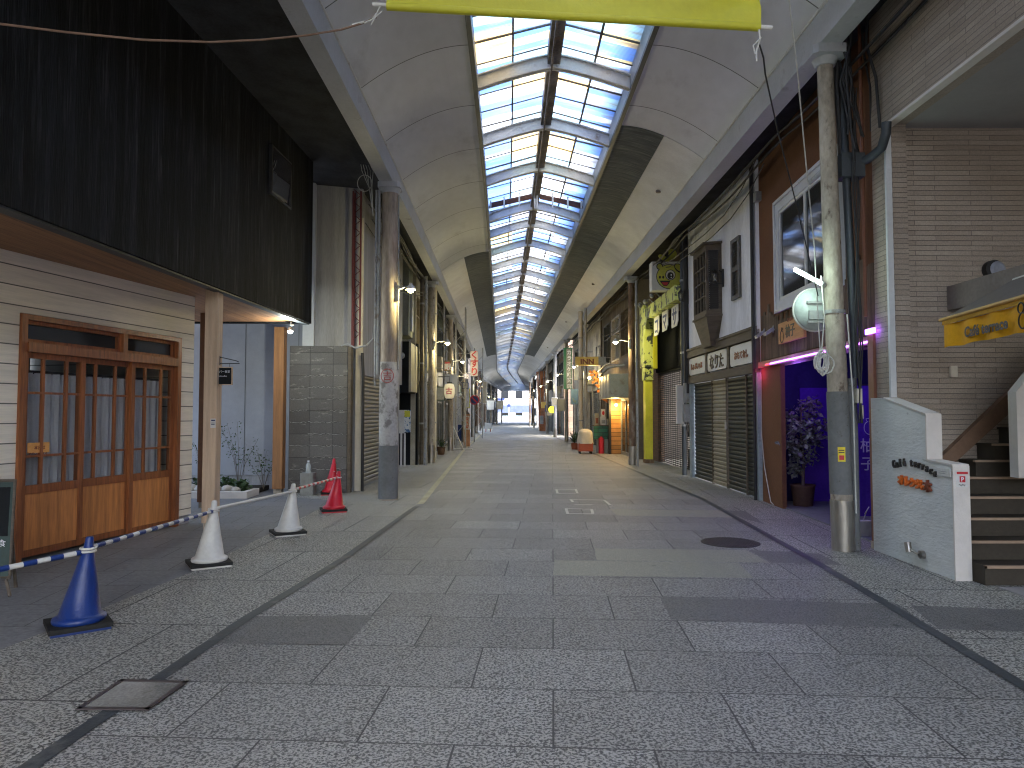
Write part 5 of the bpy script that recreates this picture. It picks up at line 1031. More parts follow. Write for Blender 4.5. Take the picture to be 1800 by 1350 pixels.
# ================================================================= further rows of shops
random.seed(21)
def fr_at(side, y0, y1, extra=0.): return FR(cx(y0)+side*(3.55+extra), y0, cx(y1)+side*(3.55+extra), y1, side)
wallm = {'timber': M('dark_boarding', (.17, .155, .14), .75, boards=('y', .3, .02, .2)), 'grey': M('grey_render', (.46, .46, .45), .85, spot=(.12, .12, .11)), 'cream': M('cream_render', (.60, .56, .48), .85, spot=(.28, .26, .22)), 'metal': M('ribbed_metal', (.46, .47, .47), .5, .2, boards=('y', .12, .015, .05)),
         'brown': M('brown_cladding', (.30, .22, .17), .8, boards=('z', .25, .015, .1)), 'white': M('offwhite_panel', (.68, .68, .66), .75, boards=('y', .9, .015, .05)), 'green': M('dull_green_tile', (.10, .15, .12), .5, boards=('z', .1, .008, .1))}
def shop(side, y0, y1, wm, low, label, name='shop_building', zf=2.6, zt=7.5, win=2, extra=0., sh=None, signm=None, cat='building'):
    F = fr_at(side, y0, y1, extra); L = math.hypot(F[1].x*(y1-y0), y1-y0); L = (V((cx(y1)+side*(3.55+extra), y1, 0))-F[0]).length
    r = T(name, label, cat, F[0]); b = MB(F); pw = .22
    b.box(0, pw, -.35, 0, 0, zf); b.box(L-pw, L, -.35, 0, 0, zf)
    zs_ = [zf, 3.6, 5.3, zt]; 
    b.box(0, L, -.35, 0, zf, 3.55); b.box(0, L, -.35, 0, 5.25, zt)
    edges = [pw]; gap = .35; ww = (L-2*pw-(win+1)*gap)/max(win, 1)
    if win:
        u = 0; 
        for i in range(win): b.box(u, pw+gap+i*(ww+gap), -.35, 0, 3.55, 5.25); u = pw+gap+i*(ww+gap)+ww
        b.box(u, L, -.35, 0, 3.55, 5.25)
    else: b.box(0, L, -.35, 0, 3.55, 5.25)
    b.box(0, L, -4, -3.9, 0, zt); b.box(0, .1, -3.9, -.351, 0, zt); b.box(L-.1, L, -3.9, -.351, 0, zt); b.box(.1, L-.1, -3.9, -.351, 3.0, 3.1)
    b.build('wall', wm, r)
    for i in range(win):
        a = pw+gap+i*(ww+gap); c = a+ww; b = MB(F); frame(b, a, c, 3.55, 5.25, .06, -.12, .02); b.box((a+c)/2-.025, (a+c)/2+.025, -.1, .01, 3.61, 5.19); b.box(a+.06, c-.06, -.1, .005, 4.6, 4.65); wf = b.build('window', random.choice((m_oak, m_gpipe, m_pipe)), r)
        MB(F).box(a+.05, c-.05, -.15, -.14, 3.6, 5.2).build('pane', m_dglass, wf)
    if low == 'shutter':
        n = max(1, round((L-2*pw)/1.9)); w_ = (L-2*pw)/n
        for i in range(n): shutter(F, pw+i*w_+.03, pw+(i+1)*w_-.03, .02, zf-.02, -.12, sh or random.choice((m_shut, m_dshut, m_cshut)), 'roller_shutter', r, .1, .02)
        for i in range(1, n): MB(F).box(pw+i*w_-.03, pw+i*w_+.03, -.16, -.06, 0, zf).build('shutter_post', m_gpipe, r)
    elif low == 'glass':
        b = MB(F); n = max(2, round((L-2*pw)/1.0)); w_ = (L-2*pw)/n
        for i in range(n+1): b.box(pw+i*w_-.03, pw+i*w_+.03, -.16, -.1, 0, zf)
        b.box(pw, L-pw, -.16, -.1, 0, .12); b.box(pw, L-pw, -.155, -.105, 2.0, 2.08); b.build('shopfront_frame', m_gpipe, r); MB(F).box(pw, L-pw, -.14, -.13, .1, zf).build('shopfront_glass', GL('shop_glass', (.03, .04, .04), .05, .55) if 'shop_glass' not in bpy.data.materials else bpy.data.materials['shop_glass'], r)
        MB(F).box(pw, L-pw, -1.5, -1.4, 0, 2.9).build('back_wall', m_beige, r)
    if signm is not None: MB(F).box(.1, L-.1, .001, .07, zf+.08, zf+.72).build('fascia_board', signm, r)
    # downpipe
    b = MB(F); b.tube([(L-.06, .05, 0), (L-.06, .05, 6.4)], .035, 8); b.build('drain_pipe', random.choice((m_gpipe, m_oak, m_pipe)), r)
    return r, F, L
# right side
TW, FT, LT = shop(1, 23.75, 31, wallm['timber'], 'glass', 'old dark timber shop with tall upper windows behind the rusty pillar', win=3)
IN_, FI, LI = shop(1, 31.1, 36.4, wallm['cream'], 'shutter', 'cream rendered building with tall raised INN letters', win=0)
p = onF(FI, 1052, 617); TX('relief_letters', 'INN', .75, W(FI, p[0]+.75, .01, p[1]-.3), -FI[1], (0, 0, 1), wallm['grey'], IN_, .03, .02)
# INN projecting sign
I = T('inn_sign', 'yellow projecting box sign lettered INN', 'sign', (3, 26.5, 3.5)); Yi = 26.5; a, c = PY(1012, 627, Yi), PY(1052, 642, Yi)
MB().box(a.x, c.x, Yi, Yi+.22, c.z, a.z).build('sign_box', m_inn, I); TX('sign_text', 'INN', .26, (a.x+.17, Yi-.002, c.z+.05), (1, 0, 0), (0, 0, 1), m_brt, I, .004, .012, sx=1.1)
b = MB(); b.tube([(c.x, Yi+.1, a.z-.03), (4.15, Yi+.1, a.z-.03)], .015, 6); b.tube([(c.x, Yi+.1, c.z+.03), (4.15, Yi+.1, c.z+.03)], .015, 6); b.box(c.x, c.x+.28, Yi+.02, Yi+.2, c.z, a.z); b.build('bracket', m_gpipe, I)
# grey balcony box
BX = T('metal_awning_box', 'grey sheet-metal balcony box with curved awning rail above the lit doorway', 'balcony', (3.7, 26.5, 3)); q0 = PY(1064, 655, 25.5); q1 = PY(1092, 700, 25.5)
MB().box(q0.x, 4.15, 24.4, 27.2, q1.z, q0.z-.1).build('box_panel', M('pale_grey_metal', (.26, .29, .30), .5, .2, spot=(.15, .13, .12)), BX)
b = MB(); b.tube([(q0.x+.02, 27.2, q0.z+.0), (q0.x-.05, 24.3, q0.z+.1), (q0.x+.5, 24.3, q0.z+.2)], .04, 8); b.tube([(q0.x-.05, 27.2, q0.z+.15), (q0.x-.1, 24.3, q0.z+.25)], .03, 8); b.build('rail', m_gpipe, BX)
for i in range(4): MB().box(q0.x-.02, q0.x-.001, 24.5+i*.8, 24.56+i*.8, q1.z, q0.z-.1).build('rib', m_gpipe, BX)
# orange-lit driftwood sign
WD = T('wooden_ornament', 'jumble of orange-lit reclaimed wood and boxes hung under the INN sign', 'ornament', (3.6, 28, 3)); b = MB(); random.seed(9); cc = PY(1055, 680, 28.0); d0 = (PY(1042, 655, 28), PY(1072, 705, 28))
for i in range(26):
    f_ = random.random(); x = d0[0].x+(d0[1].x-d0[0].x)*f_+random.uniform(-.12, .12); z = d0[0].z+(d0[1].z-d0[0].z)*f_+random.uniform(-.25, .25); a = random.uniform(-.9, .9); L = random.uniform(.12, .38); t = random.uniform(.03, .12); y = 28+random.uniform(-.2, .2)
    ux, uz = math.cos(a), math.sin(a); b.slab([(x-ux*L/2, y, z-uz*L/2), (x+ux*L/2, y, z+uz*L/2), (x+ux*L/2-uz*t, y, z+uz*L/2+ux*t), (x-ux*L/2-uz*t, y, z-uz*L/2+ux*t)], (0, .06, 0))
b.build('wood_pieces', m_dkred, WD); q = PY(1036, 664, 27.6); MB().ball((q.x, 27.6, q.z), .055, 8).build('bulb', m_bulb, WD); MB().tube([(q.x, 27.65, q.z+.05), (q.x-.1, 27.7, q.z-.05), (q.x-.15, 27.9, q.z-.1)], .01, 5).build('lamp_arm', m_cable, WD); lamp('lamp_light', (q.x+.12, 27.45, q.z-.02), (1, .62, .2), 10, .05, WD)
# doorway
DW = T('lit_doorway', 'doorway lined with amber horizontal planks lit by a bare bulb', 'doorway', (3.9, 27.4, 0)); a = PY(1074, 795, 26.9); c = PY(1094, 700, 26.9)
MB().box(a.x, c.x, 26.9, 26.98, 0, c.z).build('plank_wall', M('amber_planks', (.50, .24, .08), .6, boards=('z', .16, .02, .25)), DW)
MB().box(a.x-.08, a.x, 26.8, 26.99, 0, c.z+.1).build('jamb', m_cable, DW); MB().box(a.x-.08, c.x+.3, 26.3, 26.98, c.z+.101, c.z+.2).build('canopy', m_oak, DW); q = PY(1083, 712, 26.6); MB().ball(q, .05, 8).build('bulb', m_bulb, DW); MB().tube([q, q+V((0, 0, .15))], .008, 5).build('flex', m_cable, DW); lamp('lamp_light', q-V((.02, .1, .1)), (1, .62, .2), 9, .04, DW)
# green tiled counter
GC = T('tiled_counter', 'green glazed tile serving counter beside the lit doorway', 'counter', (3.6, 27.4, 0)); a = PY(1044, 772, 27.3); c = PY(1075, 749, 27.3)
MB().box(a.x, c.x, 27.3, 27.8, a.z+.0, c.z).build('tile_front', m_tgreen, GC); MB().box(a.x-.04, c.x+.04, 27.26, 27.84, c.z+.001, c.z+.04).build('counter_top', m_oak, GC); b = MB(); b.box(c.x-.55, c.x-.05, 27.4, 27.7, 0, a.z); b.build('base', m_gpipe, GC)
for i, (px, w_, h_, mm, lab) in enumerate(((1049, .16, .45, m_beige, 'tall beige carton at the left end of the green counter'), (1060, .20, .32, m_signw, 'white box in the middle of the green counter'), (1070, .17, .24, m_cream, 'short cream box at the right end of the green counter'))):
    q = PY(px, 748, 27.5); t = T('carton', lab, 'box', (q.x, 27.5, c.z+.04), 'boxes on the counter'); MB().box(q.x-w_/2, q.x+w_/2, 27.42, 27.6, c.z+.041, c.z+.04+h_, .01).build('carton_body', mm, t); MB().box(q.x-w_/3, q.x+w_/3, 27.415, 27.4195, c.z+.1, c.z+.04+h_*.6).build('picture', random.choice((m_rdt, m_brt, m_gpipe)), t)
pp_ = T('poster_board', 'narrow white poster board with red picture above the green counter', 'poster', PY(1060, 725, 28)); a = PY(1057, 742, 28); c = PY(1064, 719, 28); MB().box(a.x, c.x, 28, 28.03, a.z, c.z).build('board', m_signw, pp_); b = MB(); disc(b, (a.x+c.x)/2, (a.z+c.z)/2+.1, .05, .08, 27.999); disc(b, (a.x+c.x)/2+.02, (a.z+c.z)/2-.12, .05, .05, 27.999); b.build('print', m_rdt, pp_)
rd = T('red_can', 'tall red fuel-can shaped bin below the green counter', 'bin', PY(1058, 795, 27.1)); a = PY(1053, 770, 27.1); c = PY(1062, 795, 27.1); MB().box(a.x, c.x, 27.1, 27.3, 0.005, a.z, .03).build('body', m_red, rd); MB().box(a.x+.05, c.x-.05, 27.14, 27.26, a.z, a.z+.05, .02).build('lid', m_rdt, rd)
ctt = T('covered_cart', 'orange cart on castors under a draped cream cloth', 'cart', PY(1028, 797, 27.0)); a = PY(1017, 795, 27.0); c = PY(1042, 778, 27.0)
MB().box(a.x, c.x, 26.9, 27.5, .10, c.z, .02).build('cart_body', m_org, ctt); b = MB()
for x in (a.x+.06, c.x-.06):
    for y in (26.96, 27.44): MB().tube([(x-.02, y, .05), (x+.02, y, .05)], .05, 10).build('castor', m_black, ctt)
zt2 = PY(1028, 754, 27).z; b = MB(); N = 28; rows = []
for j in range(9):
    f_ = j/8; z = c.z-.04+(zt2-c.z+.04)*f_; k_ = (1-.18*f_) if j < 7 else (.75 if j == 7 else .35)
    for i in range(N):
        t_ = i/N*2*math.pi; ex = 4; cxn, syn = math.cos(t_), math.sin(t_); m_ = (abs(cxn)**ex+abs(syn)**ex)**(-1/ex); wv = 1+.035*math.sin(t_*9+j)*(1-f_*.5); b.v.append(V(((a.x+c.x)/2+(c.x-a.x)*.56*k_*cxn*m_*wv, 27.2+.36*k_*syn*m_*wv, z)))
for j in range(8):
    for i in range(N): b.f.append([j*N+i, j*N+(i+1) % N, (j+1)*N+(i+1) % N, (j+1)*N+i]); b.sm.append(True)
b.f.append([8*N+i for i in range(N)]); b.sm.append(True); b.build('cloth_cover', m_cream, ctt)
def potplant(x, y, lab, h=.55, n=90, pm=m_brt):
    t = T('potted_palm', lab, 'potted plant', (x, y, 0)); MB().lathe([(.12, 0), (.16, .28), (.14, .28)], (x, y, 0), 16).build('pot', pm, t); b = MB()
    for k in range(n):
        a = random.uniform(0, 6.28); L = random.uniform(.25, .5)*h/.55; e = random.uniform(.3, 1.2); d_ = V((math.cos(a)*math.cos(e), math.sin(a)*math.cos(e), math.sin(e))); p0 = V((x, y, .28)); p1 = p0+d_*L*.6; p2 = p0+d_*L+V((0, 0, -.12)); s_ = V((-math.sin(a), math.cos(a), 0))*.02; b.add([p0-s_*.3, p0+s_*.3, p1+s_, p1-s_, p2], [(0, 1, 2, 3), (3, 2, 4)])
    b.build('foliage', m_leaf, t)
q = G(1010, 790); potplant(q.x, q.y, 'potted palm in a red-brown pot beside the covered cart', .8)
# small stuff right mid
gs = T('green_street_sign', 'tall narrow green sign with white characters hung on the right row', 'sign', (2.9, 34, 4)); Y_ = 34.; a = PY(991, 684, Y_); c = PY(1006, 611, Y_); MB().box(a.x, c.x, Y_, Y_+.2, a.z, c.z).build('sign_panel', M('sign_green', (.02, .16, .08), .5), gs)
MB().box(a.x+.13, c.x-.05, Y_-.006, Y_, a.z+.05, c.z-.05).build('sign_face', M('sign_greyface', (.25, .25, .24), .5), gs)
for i, chh in enumerate('カラオケ喫茶店'): TX('sign_text', chh, .24, (a.x+.15, Y_-.008, c.z-.32-i*.27), (1, 0, 0), (0, 0, 1), m_wht, gs, .002, .006)
b = MB(); b.tube([(c.x, Y_+.1, c.z-.2), (c.x+1.2, Y_+.1, c.z-.2)], .02, 6); b.build('bracket', m_gpipe, gs)
bs_ = T('blue_panel_sign', 'pale blue projecting panel sign with a yellow squiggle', 'sign', (3.1, 33, 2.5)); a = PY(1003, 711, 33); c = PY(1016, 684, 33); MB().box(a.x, c.x, 33, 33.1, a.z, c.z).build('panel', M('pale_blue_panel', (.22, .34, .45), .5), bs_); MB().tube([(a.x+.1, 32.99, a.z+.3), (a.x+.16, 32.99, a.z+.12), (a.x+.24, 32.99, a.z+.2), (a.x+.2, 32.99, a.z+.1)], .012, 5).build('squiggle', m_lime, bs_); MB().tube([(c.x, 33.05, c.z-.1), (c.x+.6, 33.05, c.z-.1)], .015, 6).build('bracket', m_gpipe, bs_)
ac = T('air_conditioner', 'beige air conditioner unit on the wall past the gap on the right', 'air conditioner', PY(986, 712, 40)); q = PY(986, 712, 41); MB().box(q.x-.2, q.x+.35, 41, 41.7, q.z-.35, q.z+.35, .03).build('case', m_beige, ac); b = MB(); b.tube([(q.x-.205, 41.35, q.z), (q.x-.215, 41.35, q.z)], .22, 16); b.build('fan_grille', m_cable, ac)
# R rows: gap 36-40 cross street
shop(1, 36.45, 42.9, wallm['grey'], 'shutter', 'narrow grey building next to the gap on the right', win=1)
rows_R = [(49.5, 54, 'brown', 'shutter', 'brown clad shop right after the first cross street gap'), (54.1, 59.5, 'white', 'glass', 'off-white shop with glass front in the middle of the right row'), (59.6, 67.5, 'timber', 'shutter', 'dark boarded shop farther along the right row'), (67.6, 78, 'brown', 'shutter', 'brown clad shop just before the wide bright gap on the right'),
          (92, 96, 'grey', 'shutter', 'grey far shop after the wide bright gap on the right'), (96.1, 103, 'brown', 'shutter', 'brown far shop on the right row'), (103.1, 112, 'white', 'glass', 'white far shop on the right row'), (112.1, 124, 'timber', 'shutter', 'dark far shop beside the arcade mouth on the right')]
for y0, y1, wk, lw, lab in rows_R: shop(1, y0, y1, wallm[wk], lw, lab, win=2, signm=random.choice((m_signw, m_oak, wallm['green'], None)))
# left rows
bk = T('black_shopfront', 'black recessed shopfront with beige sign box beyond the nearest left pillar', 'building', (-3.2, 20.5, 0))
xf, xr_ = PY(719, 560, 19.75).x, -2.80
MB().box(-5.5, xr_, 21.1, 21.4, 0, 3.6).build('side_wall', m_blk, bk); MB().box(-5.5, xf, 19.75, 21.099, PY(719, 690, 19.75).z, PY(719, 600, 19.75).z).build('black_box', m_blk, bk)
MB().box(xf+.002, xf+.06, 19.76, 21.35, PY(719, 688, 19.75).z, PY(719, 602, 19.75).z).build('beige_panel', m_beige, bk)
MB().box(-5.5, -2.95, 20.2, 21.3, 3.75, 7.8).build('upper_wall', m_grn, bk); MB().box(-2.945, -2.9, 20.5, 20.9, 3.9, 5.2).build('upper_window', GL('pale_glass', (.35, .37, .36), .1), bk); MB().box(-3.0, -2.86, 21.05, 21.2, 0, 7.8).build('pale_column', m_beige, bk); MB().box(-5.6, -5.5, 18.3, 21.4, 0, 7.8).build('back_wall', m_blk, bk)
b = MB(); b.ball((PY(706, 625, 19.7).x, 19.72, PY(706, 625, 19.7).z), .09, 8); b.build('round_lamp', m_gpipe, bk)
sg = T('post_sign_box', 'white box sign on two legs with yellow and blue print behind the left pillar', 'sign', G(711, 820)); q = G(711, 820)
b = MB(); b.box(q.x-.16, q.x-.02, q.y, q.y+.12, .95, 1.62); b.build('sign_side', m_wpl, sg); zt3 = 1.62; MB().box(q.x-.018, q.x+.16, q.y-.005, q.y+.12, .98, 1.62).build('sign_face', M('poster_print', (.05, .15, .32), .5, spot=(.6, .62, .6), spots=11, spotr=(.47, .5)), sg); MB().box(q.x-.01, q.x+.15, q.y-.008, q.y-.0052, 1.42, 1.6).build('yellow_print', m_lime, sg)
for a_ in (-.13, -.03): MB().box(q.x+a_, q.x+a_+.05, q.y+.04, q.y+.08, 0, .95).build('leg', m_wpl, sg)
rows_L = [(21.6, 24.6, 'grey', 'glass', 'narrow grey shop crowded with pipes by the second left pillar', 1), (24.7, 29.2, 'timber', 'shutter', 'dark boarded shop with grey roller shutter on the left', 2), (29.3, 33.8, 'green', 'glass', 'dull green tiled shop on the left row', 2), (33.9, 39, 'cream', 'glass', 'cream shop behind the wooden menu stand on the left', 2), (39.1, 44, 'white', 'shutter', 'off-white shop in the middle of the left row', 2),
          (44.1, 50, 'brown', 'shutter', 'brown clad shop before the bright gap on the left', 2), (50.1, 57, 'metal', 'glass', 'ribbed metal shop beside the bright gap on the left', 2), (72, 78, 'timber', 'shutter', 'dark boarded far shop after the bright gap on the left', 2), (78.1, 86, 'cream', 'shutter', 'cream far shop on the left row', 2), (86.1, 95, 'brown', 'glass', 'brown far shop on the left row', 2), (95.1, 105, 'grey', 'shutter', 'grey far shop on the left row', 2), (105.1, 116, 'timber', 'shutter', 'dark far shop near the arcade mouth on the left', 2), (116.1, 124.5, 'white', 'glass', 'white far shop at the arcade mouth on the left', 1)]
for y0, y1, wk, lw, lab, wn__ in rows_L: shop(-1, y0, y1, wallm[wk], lw, lab, win=wn__, signm=random.choice((m_signw, m_oak, wallm['green'], None)))
# left column bundle beside second pillar
def pole(x, y, h, r_, m, lab, name='utility_pipe'): t = T(name, lab, 'pipe', (x, y, 0), 'pipes along the shops'); b = MB(); b.tube([(x, y, 0), (x, y, h)], r_, 10); b.build('pipe', m, t); b = MB(); [MB().tube([(x, y, z), (x, y, z+.05)], r_*1.25, 10).build('collar', m_gpipe, t) for z in (1.2, 3.0, 4.8)]; return t
for px, Y, h, r_, m, lab in ((741, 21.3, 5.6, .06, m_oak, 'brown upright pipe left of the second left pillar'), (748, 21.0, 5.6, .045, m_gpipe, 'slim grey pipe just left of the second left pillar'), (765, 23.5, 6, .05, m_cream, 'cream pipe right of the second left pillar'), (780, 27, 6, .04, m_gpipe, 'slim grey pipe before the third left pillar'),
                        (1120, 20.5, 5.4, .035, m_gpipe, 'slim grey pipe hugging the rusty right pillar'), (1021, 31, 6, .10, m_cream, 'wide cream pipe on the cream INN building'), (1030, 30, 6, .05, m_gpipe, 'thin dark pipe left of the orange-lit wood'), (1202, 17.6, 6.2, .06, m_pipe, 'dark pipe at the far edge of the white plaster building')):
    pole(PY(px, 700, Y).x, Y, h, r_, m, lab)
# signs left
def box_sign(name, lab, p0, p1, Y, m, th=.15, txt=None, tm=None, size=.3, vert=True, face=None, br=.5, tdx=.04):
    a, c = PY(*p0, Y), PY(*p1, Y); x0, x1 = sorted((a.x, c.x)); z0, z1 = sorted((a.z, c.z)); t = T(name, lab, 'sign', ((x0+x1)/2, Y, z0)); MB().box(x0, x1, Y, Y+th, z0, z1).build('sign_box', m, t)
    if face: MB().box(x0+.05, x1-.05, Y-.006, Y-.0002, z0+.05, z1-.05).build('sign_face', face, t)
    if txt:
        n = len(txt)
        for i, chh in enumerate(txt): TX('sign_text', chh, size, (x0+tdx, Y-.008, z1-(i+.85)*(z1-z0)/n+.0), (1, 0, 0), (0, 0, 1), tm, t, .003, size*.03)
    if br:
        d_ = -1 if (x0+x1)/2 < cx(Y) else 1; xe = x1 if d_ > 0 else x0; b = MB(); b.tube([(xe, Y+th/2, z1-.1), (xe+d_*br, Y+th/2, z1-.1)], .015, 6); b.tube([(xe, Y+th/2, z0+.1), (xe+d_*br, Y+th/2, z0+.1)], .015, 6); b.build('bracket', m_gpipe, t)
    return t
box_sign('pharmacy_sign', 'tall pink-white sign with red hiragana kusuri on the left', (827, 617), (840, 661), 31, M('pinkish_white', (.70, .60, .56), .5), .15, 'くすり', m_rdt, .38, tdx=-.02, br=.7)
box_sign('optician_sign', 'square dark red sign with a white kanji on the left', (780, 634), (793, 652), 24.5, m_rustp, .12, '眼', m_wht, .24, face=m_rdt, tdx=.02, br=.4)
box_sign('blank_white_sign', 'blank white panel sign above the paper lantern', (782, 658), (804, 692), 26.5, m_signw, .06, br=.5)
box_sign('small_grey_sign', 'small grey-violet sign left of the pharmacy sign', (815, 657), (824, 666), 30, M('grey_violet', (.22, .2, .3), .5), .1, '茶', m_wht, .18, tdx=.02, br=.3)
box_sign('menu_board', 'white picture menu board on the wooden stand at left', (815, 731), (826, 755), 33, m_signw, .05, br=0, face=M('food_photo', (.6, .45, .3), .5, spot=(.5, .08, .04), spots=14, spotr=(.5, .53)))
ms = T('wooden_stand', 'tall orange wooden stand under the picture menu board', 'stand', PY(820, 784, 33.1)); a = PY(815, 786, 33.06); c = PY(826, 728, 33.06); MB().box(a.x, c.x, 33.06, 33.3, 0, c.z).build('stand_body', M('orange_wood', (.5, .25, .12), .6), ms); b = MB(); b.prism([(a.x, c.z), (c.x, c.z), ((a.x+c.x)/2, c.z+.18)], 33.06, 33.3, 'y'); b.build('stand_top', m_oak, ms)
ln = T('paper_lantern', 'cream paper lantern with a pink character on the left', 'lantern', PY(790, 690, 24.6)); q = PY(790, 687, 24.6)
MB().lathe([(.08, -.27), (.15, -.24), (.185, -.1), (.185, .1), (.15, .22), (.08, .25)], (q.x, 24.6, q.z), 20).build('paper_body', EM('lantern_paper', (.75, .66, .45), .06), ln); b = MB(); b.lathe([(.085, .25), (.085, .30)], (q.x, 24.6, q.z), 14); b.lathe([(.085, -.31), (.085, -.27)], (q.x, 24.6, q.z), 14); b.tube([(q.x, 24.6, q.z+.3), (q.x, 24.6, q.z+.5), (q.x-.4, 24.6, q.z+.5)], .01, 5); b.build('fittings', m_cable, ln); TX('lantern_text', '古', .24, (q.x-.12, 24.405, q.z-.1), (1, 0, 0), (0, 0, 1), M('pink_ink', (.55, .12, .14), .6), ln, .003, .008)
wt = T('wooden_easel', 'white leaning easel frame by the third left pillar', 'easel', G(800, 790)); q = G(797, 791); b = MB(); b.tube([(q.x, q.y, 0), (q.x+.0, q.y, 1.0)], .035, 6); b.tube([(q.x, q.y-.02, .95), (q.x+.42, q.y-.1, .02)], .035, 6); b.tube([(q.x, q.y, .04), (q.x+.8, q.y-.1, .04)], .03, 6); b.build('frame', m_wpl, wt)
ns = T('no_parking_sign', 'round red-rimmed no-parking sign on the left', 'road sign', PY(834, 703, 38)); q = PY(834, 703, 38); MB().tube([(q.x, 38, q.z), (q.x, 37.98, q.z)], .26, 20).build('red_rim', m_rdt, ns); MB().tube([(q.x, 37.979, q.z), (q.x, 37.974, q.z)], .2, 20).build('blue_face', m_nvt, ns); b = MB(); b.slab([(q.x-.17, 37.97, q.z+.12), (q.x-.12, 37.97, q.z+.17), (q.x+.17, 37.97, q.z-.12), (q.x+.12, 37.97, q.z-.17)], (0, .003, 0)); b.build('red_slash', m_rdt, ns); MB().tube([(q.x, 38.03, 0), (q.x, 38.03, q.z+.3)], .03, 8).build('post', m_gpipe, ns)
def lattice(x, Y, h, lab, w_=.42):
    t = T('lattice_tower', lab, 'steel frame', (x, Y, 0), 'steel lattice uprights'); b = MB()
    for dx in (-w_/2, w_/2):
        for dy in (0, .4): b.box(x+dx-.025, x+dx+.025, Y+dy-.025, Y+dy+.025, 0, h)
    b.build('uprights', m_gpipe, t); b = MB(); z = .1; k = 0
    while z < h-.5:
        s_ = 1 if k % 2 else -1; b.tube([(x-s_*w_/2, Y, z), (x+s_*w_/2, Y, z+.5)], .014, 5); b.tube([(x+w_/2, Y+.2-s_*.2, z), (x+w_/2, Y+.2+s_*.2, z+.5)], .014, 5); z += .5; k += 1
    b.build('lacing', m_gpipe, t)
lattice(PY(809, 700, 30.5).x, 30.5, 6.1, 'dark steel lattice upright before the pharmacy sign'); lattice(PY(841, 700, 44).x, 44, 5.6, 'pale steel lattice upright farther along the left row', .5)
wbx = T('white_box_sign', 'small white box sign on legs at the far left', 'sign', (-2.6, 62, 0)); q = PY(858, 742, 60); MB().box(q.x-.28, q.x+.28, 60, 60.3, .25, .75).build('box', m_signw, wbx); [MB().box(q.x+a_, q.x+a_+.06, 60.05, 60.25, 0, .25).build('leg', m_org, wbx) for a_ in (-.22, .16)]
# hanging things right far
for i, (px, py, Y, m, lab) in enumerate(((970, 720, 50, m_lime, 'round yellow-green sign on the right row far along'), (956, 712, 58, m_inn, 'small yellow sign on the right row, far'), (963, 718, 55, m_nvt, 'small navy sign box on the right row, far'))):
    q = PY(px, py, Y); t = T('projecting_sign', lab, 'sign', q); (MB().tube([(q.x, Y, q.z), (q.x, Y-.1, q.z)], .25, 18) if i == 0 else MB().box(q.x-.22, q.x+.22, Y, Y+.12, q.z-.25, q.z+.25, .02)).build('sign_body', m, t); MB().tube([(q.x+.2, Y+.05, q.z), (q.x+.9, Y+.05, q.z)], .02, 6).build('bracket', m_gpipe, t)
cl = T('leaning_bundle', 'tall bundle of brown curtains and poles at the far right by the bright gap', 'bundle', (2.6, 64, 0)); b = MB()
for k in range(9): x0_ = 2.25+.07*k; b.tube([(x0_+.25, 63.5-.1*k, .0), (x0_+random.uniform(-.1, .1), 63.6-.1*k, 5.3)], .03+.015*random.random(), 6)
b.build('poles', m_dkred, cl)
# cable bundles under the beams
for s, lab in ((1, 'bundle of black cables strung above the shops on the right'), (-1, 'bundle of black cables strung above the shops on the left')):
    t = T('cable_bundle', lab, 'cables', (s*4, 20, 5.6)); b = MB()
    for k in range(5):
        pts = []; y = 3.0 if s > 0 else 13.5
        while y < 60: pts.append((cx(y)+s*(3.12+.07*k)+random.uniform(-.015, .015), y, 5.52+.04*(k % 3)-.12*math.sin(((y/5.3) % 1)*math.pi)+.02*k)); y += .66
        b.tube(pts, .012+.006*(k % 2), 5)
    b.build('cables', m_cable, t)
for k, (px, Y, z) in enumerate(((1385, 9.2, 5.3), (1402, 9.0, 5.15))): pass
tb = T('tangled_cables', 'tangle of dark pipes and cables behind the nearest right pillar top', 'cables', (3.75, 8.1, 5.2)); b = MB(); random.seed(4)
for k in range(12):
    x = 3.68+random.uniform(0, .32); y = 7.7+random.uniform(0, .5); b.tube([(x, y, 6.0), (x+random.uniform(-.08, .08), y, 5.6), (x+random.uniform(-.12, .12), y+random.uniform(-.1, .1), 5.2), (x+random.uniform(-.05, .15), y, 4.75-random.random()*.5)], random.choice((.012, .016, .03)), 6)
b.build('cables', m_cable, tb)
# wires by left pillar top
tw = T('looped_wires', 'loose looped white wires beside the nearest left pillar top', 'cables', (-2.5, 12.6, 5.2)); b = MB()
q = PY(641, 322, 12.6); b.tube([(q.x+.13*math.cos(k/16*6.28), 12.6, q.z+.15*math.sin(k/16*6.28)) for k in range(17)], .007, 5)
for k in range(5): b.tube([PY(632+k*3, 275, 12.6), PY(636+k*5, 300, 12.6), PY(650+random.uniform(-4, 4), 330, 12.6), PY(656, 380, 12.6)], .006, 5)
b.build('wires', m_wcable, tw)
sc_ = T('looped_conduit', 'pale conduit looping from the block wall top to the left pillar', 'pipe', (-3, 13.5, 2.8)); MB().tube([PY(600, 608, 13.6), PY(612, 604, 13.5), PY(625, 612, 13.4), PY(645, 607, 13.2), PY(656, 595, 12.9), PY(659, 570, 12.8)], .014, 6).build('conduit', m_gpipe, sc_)

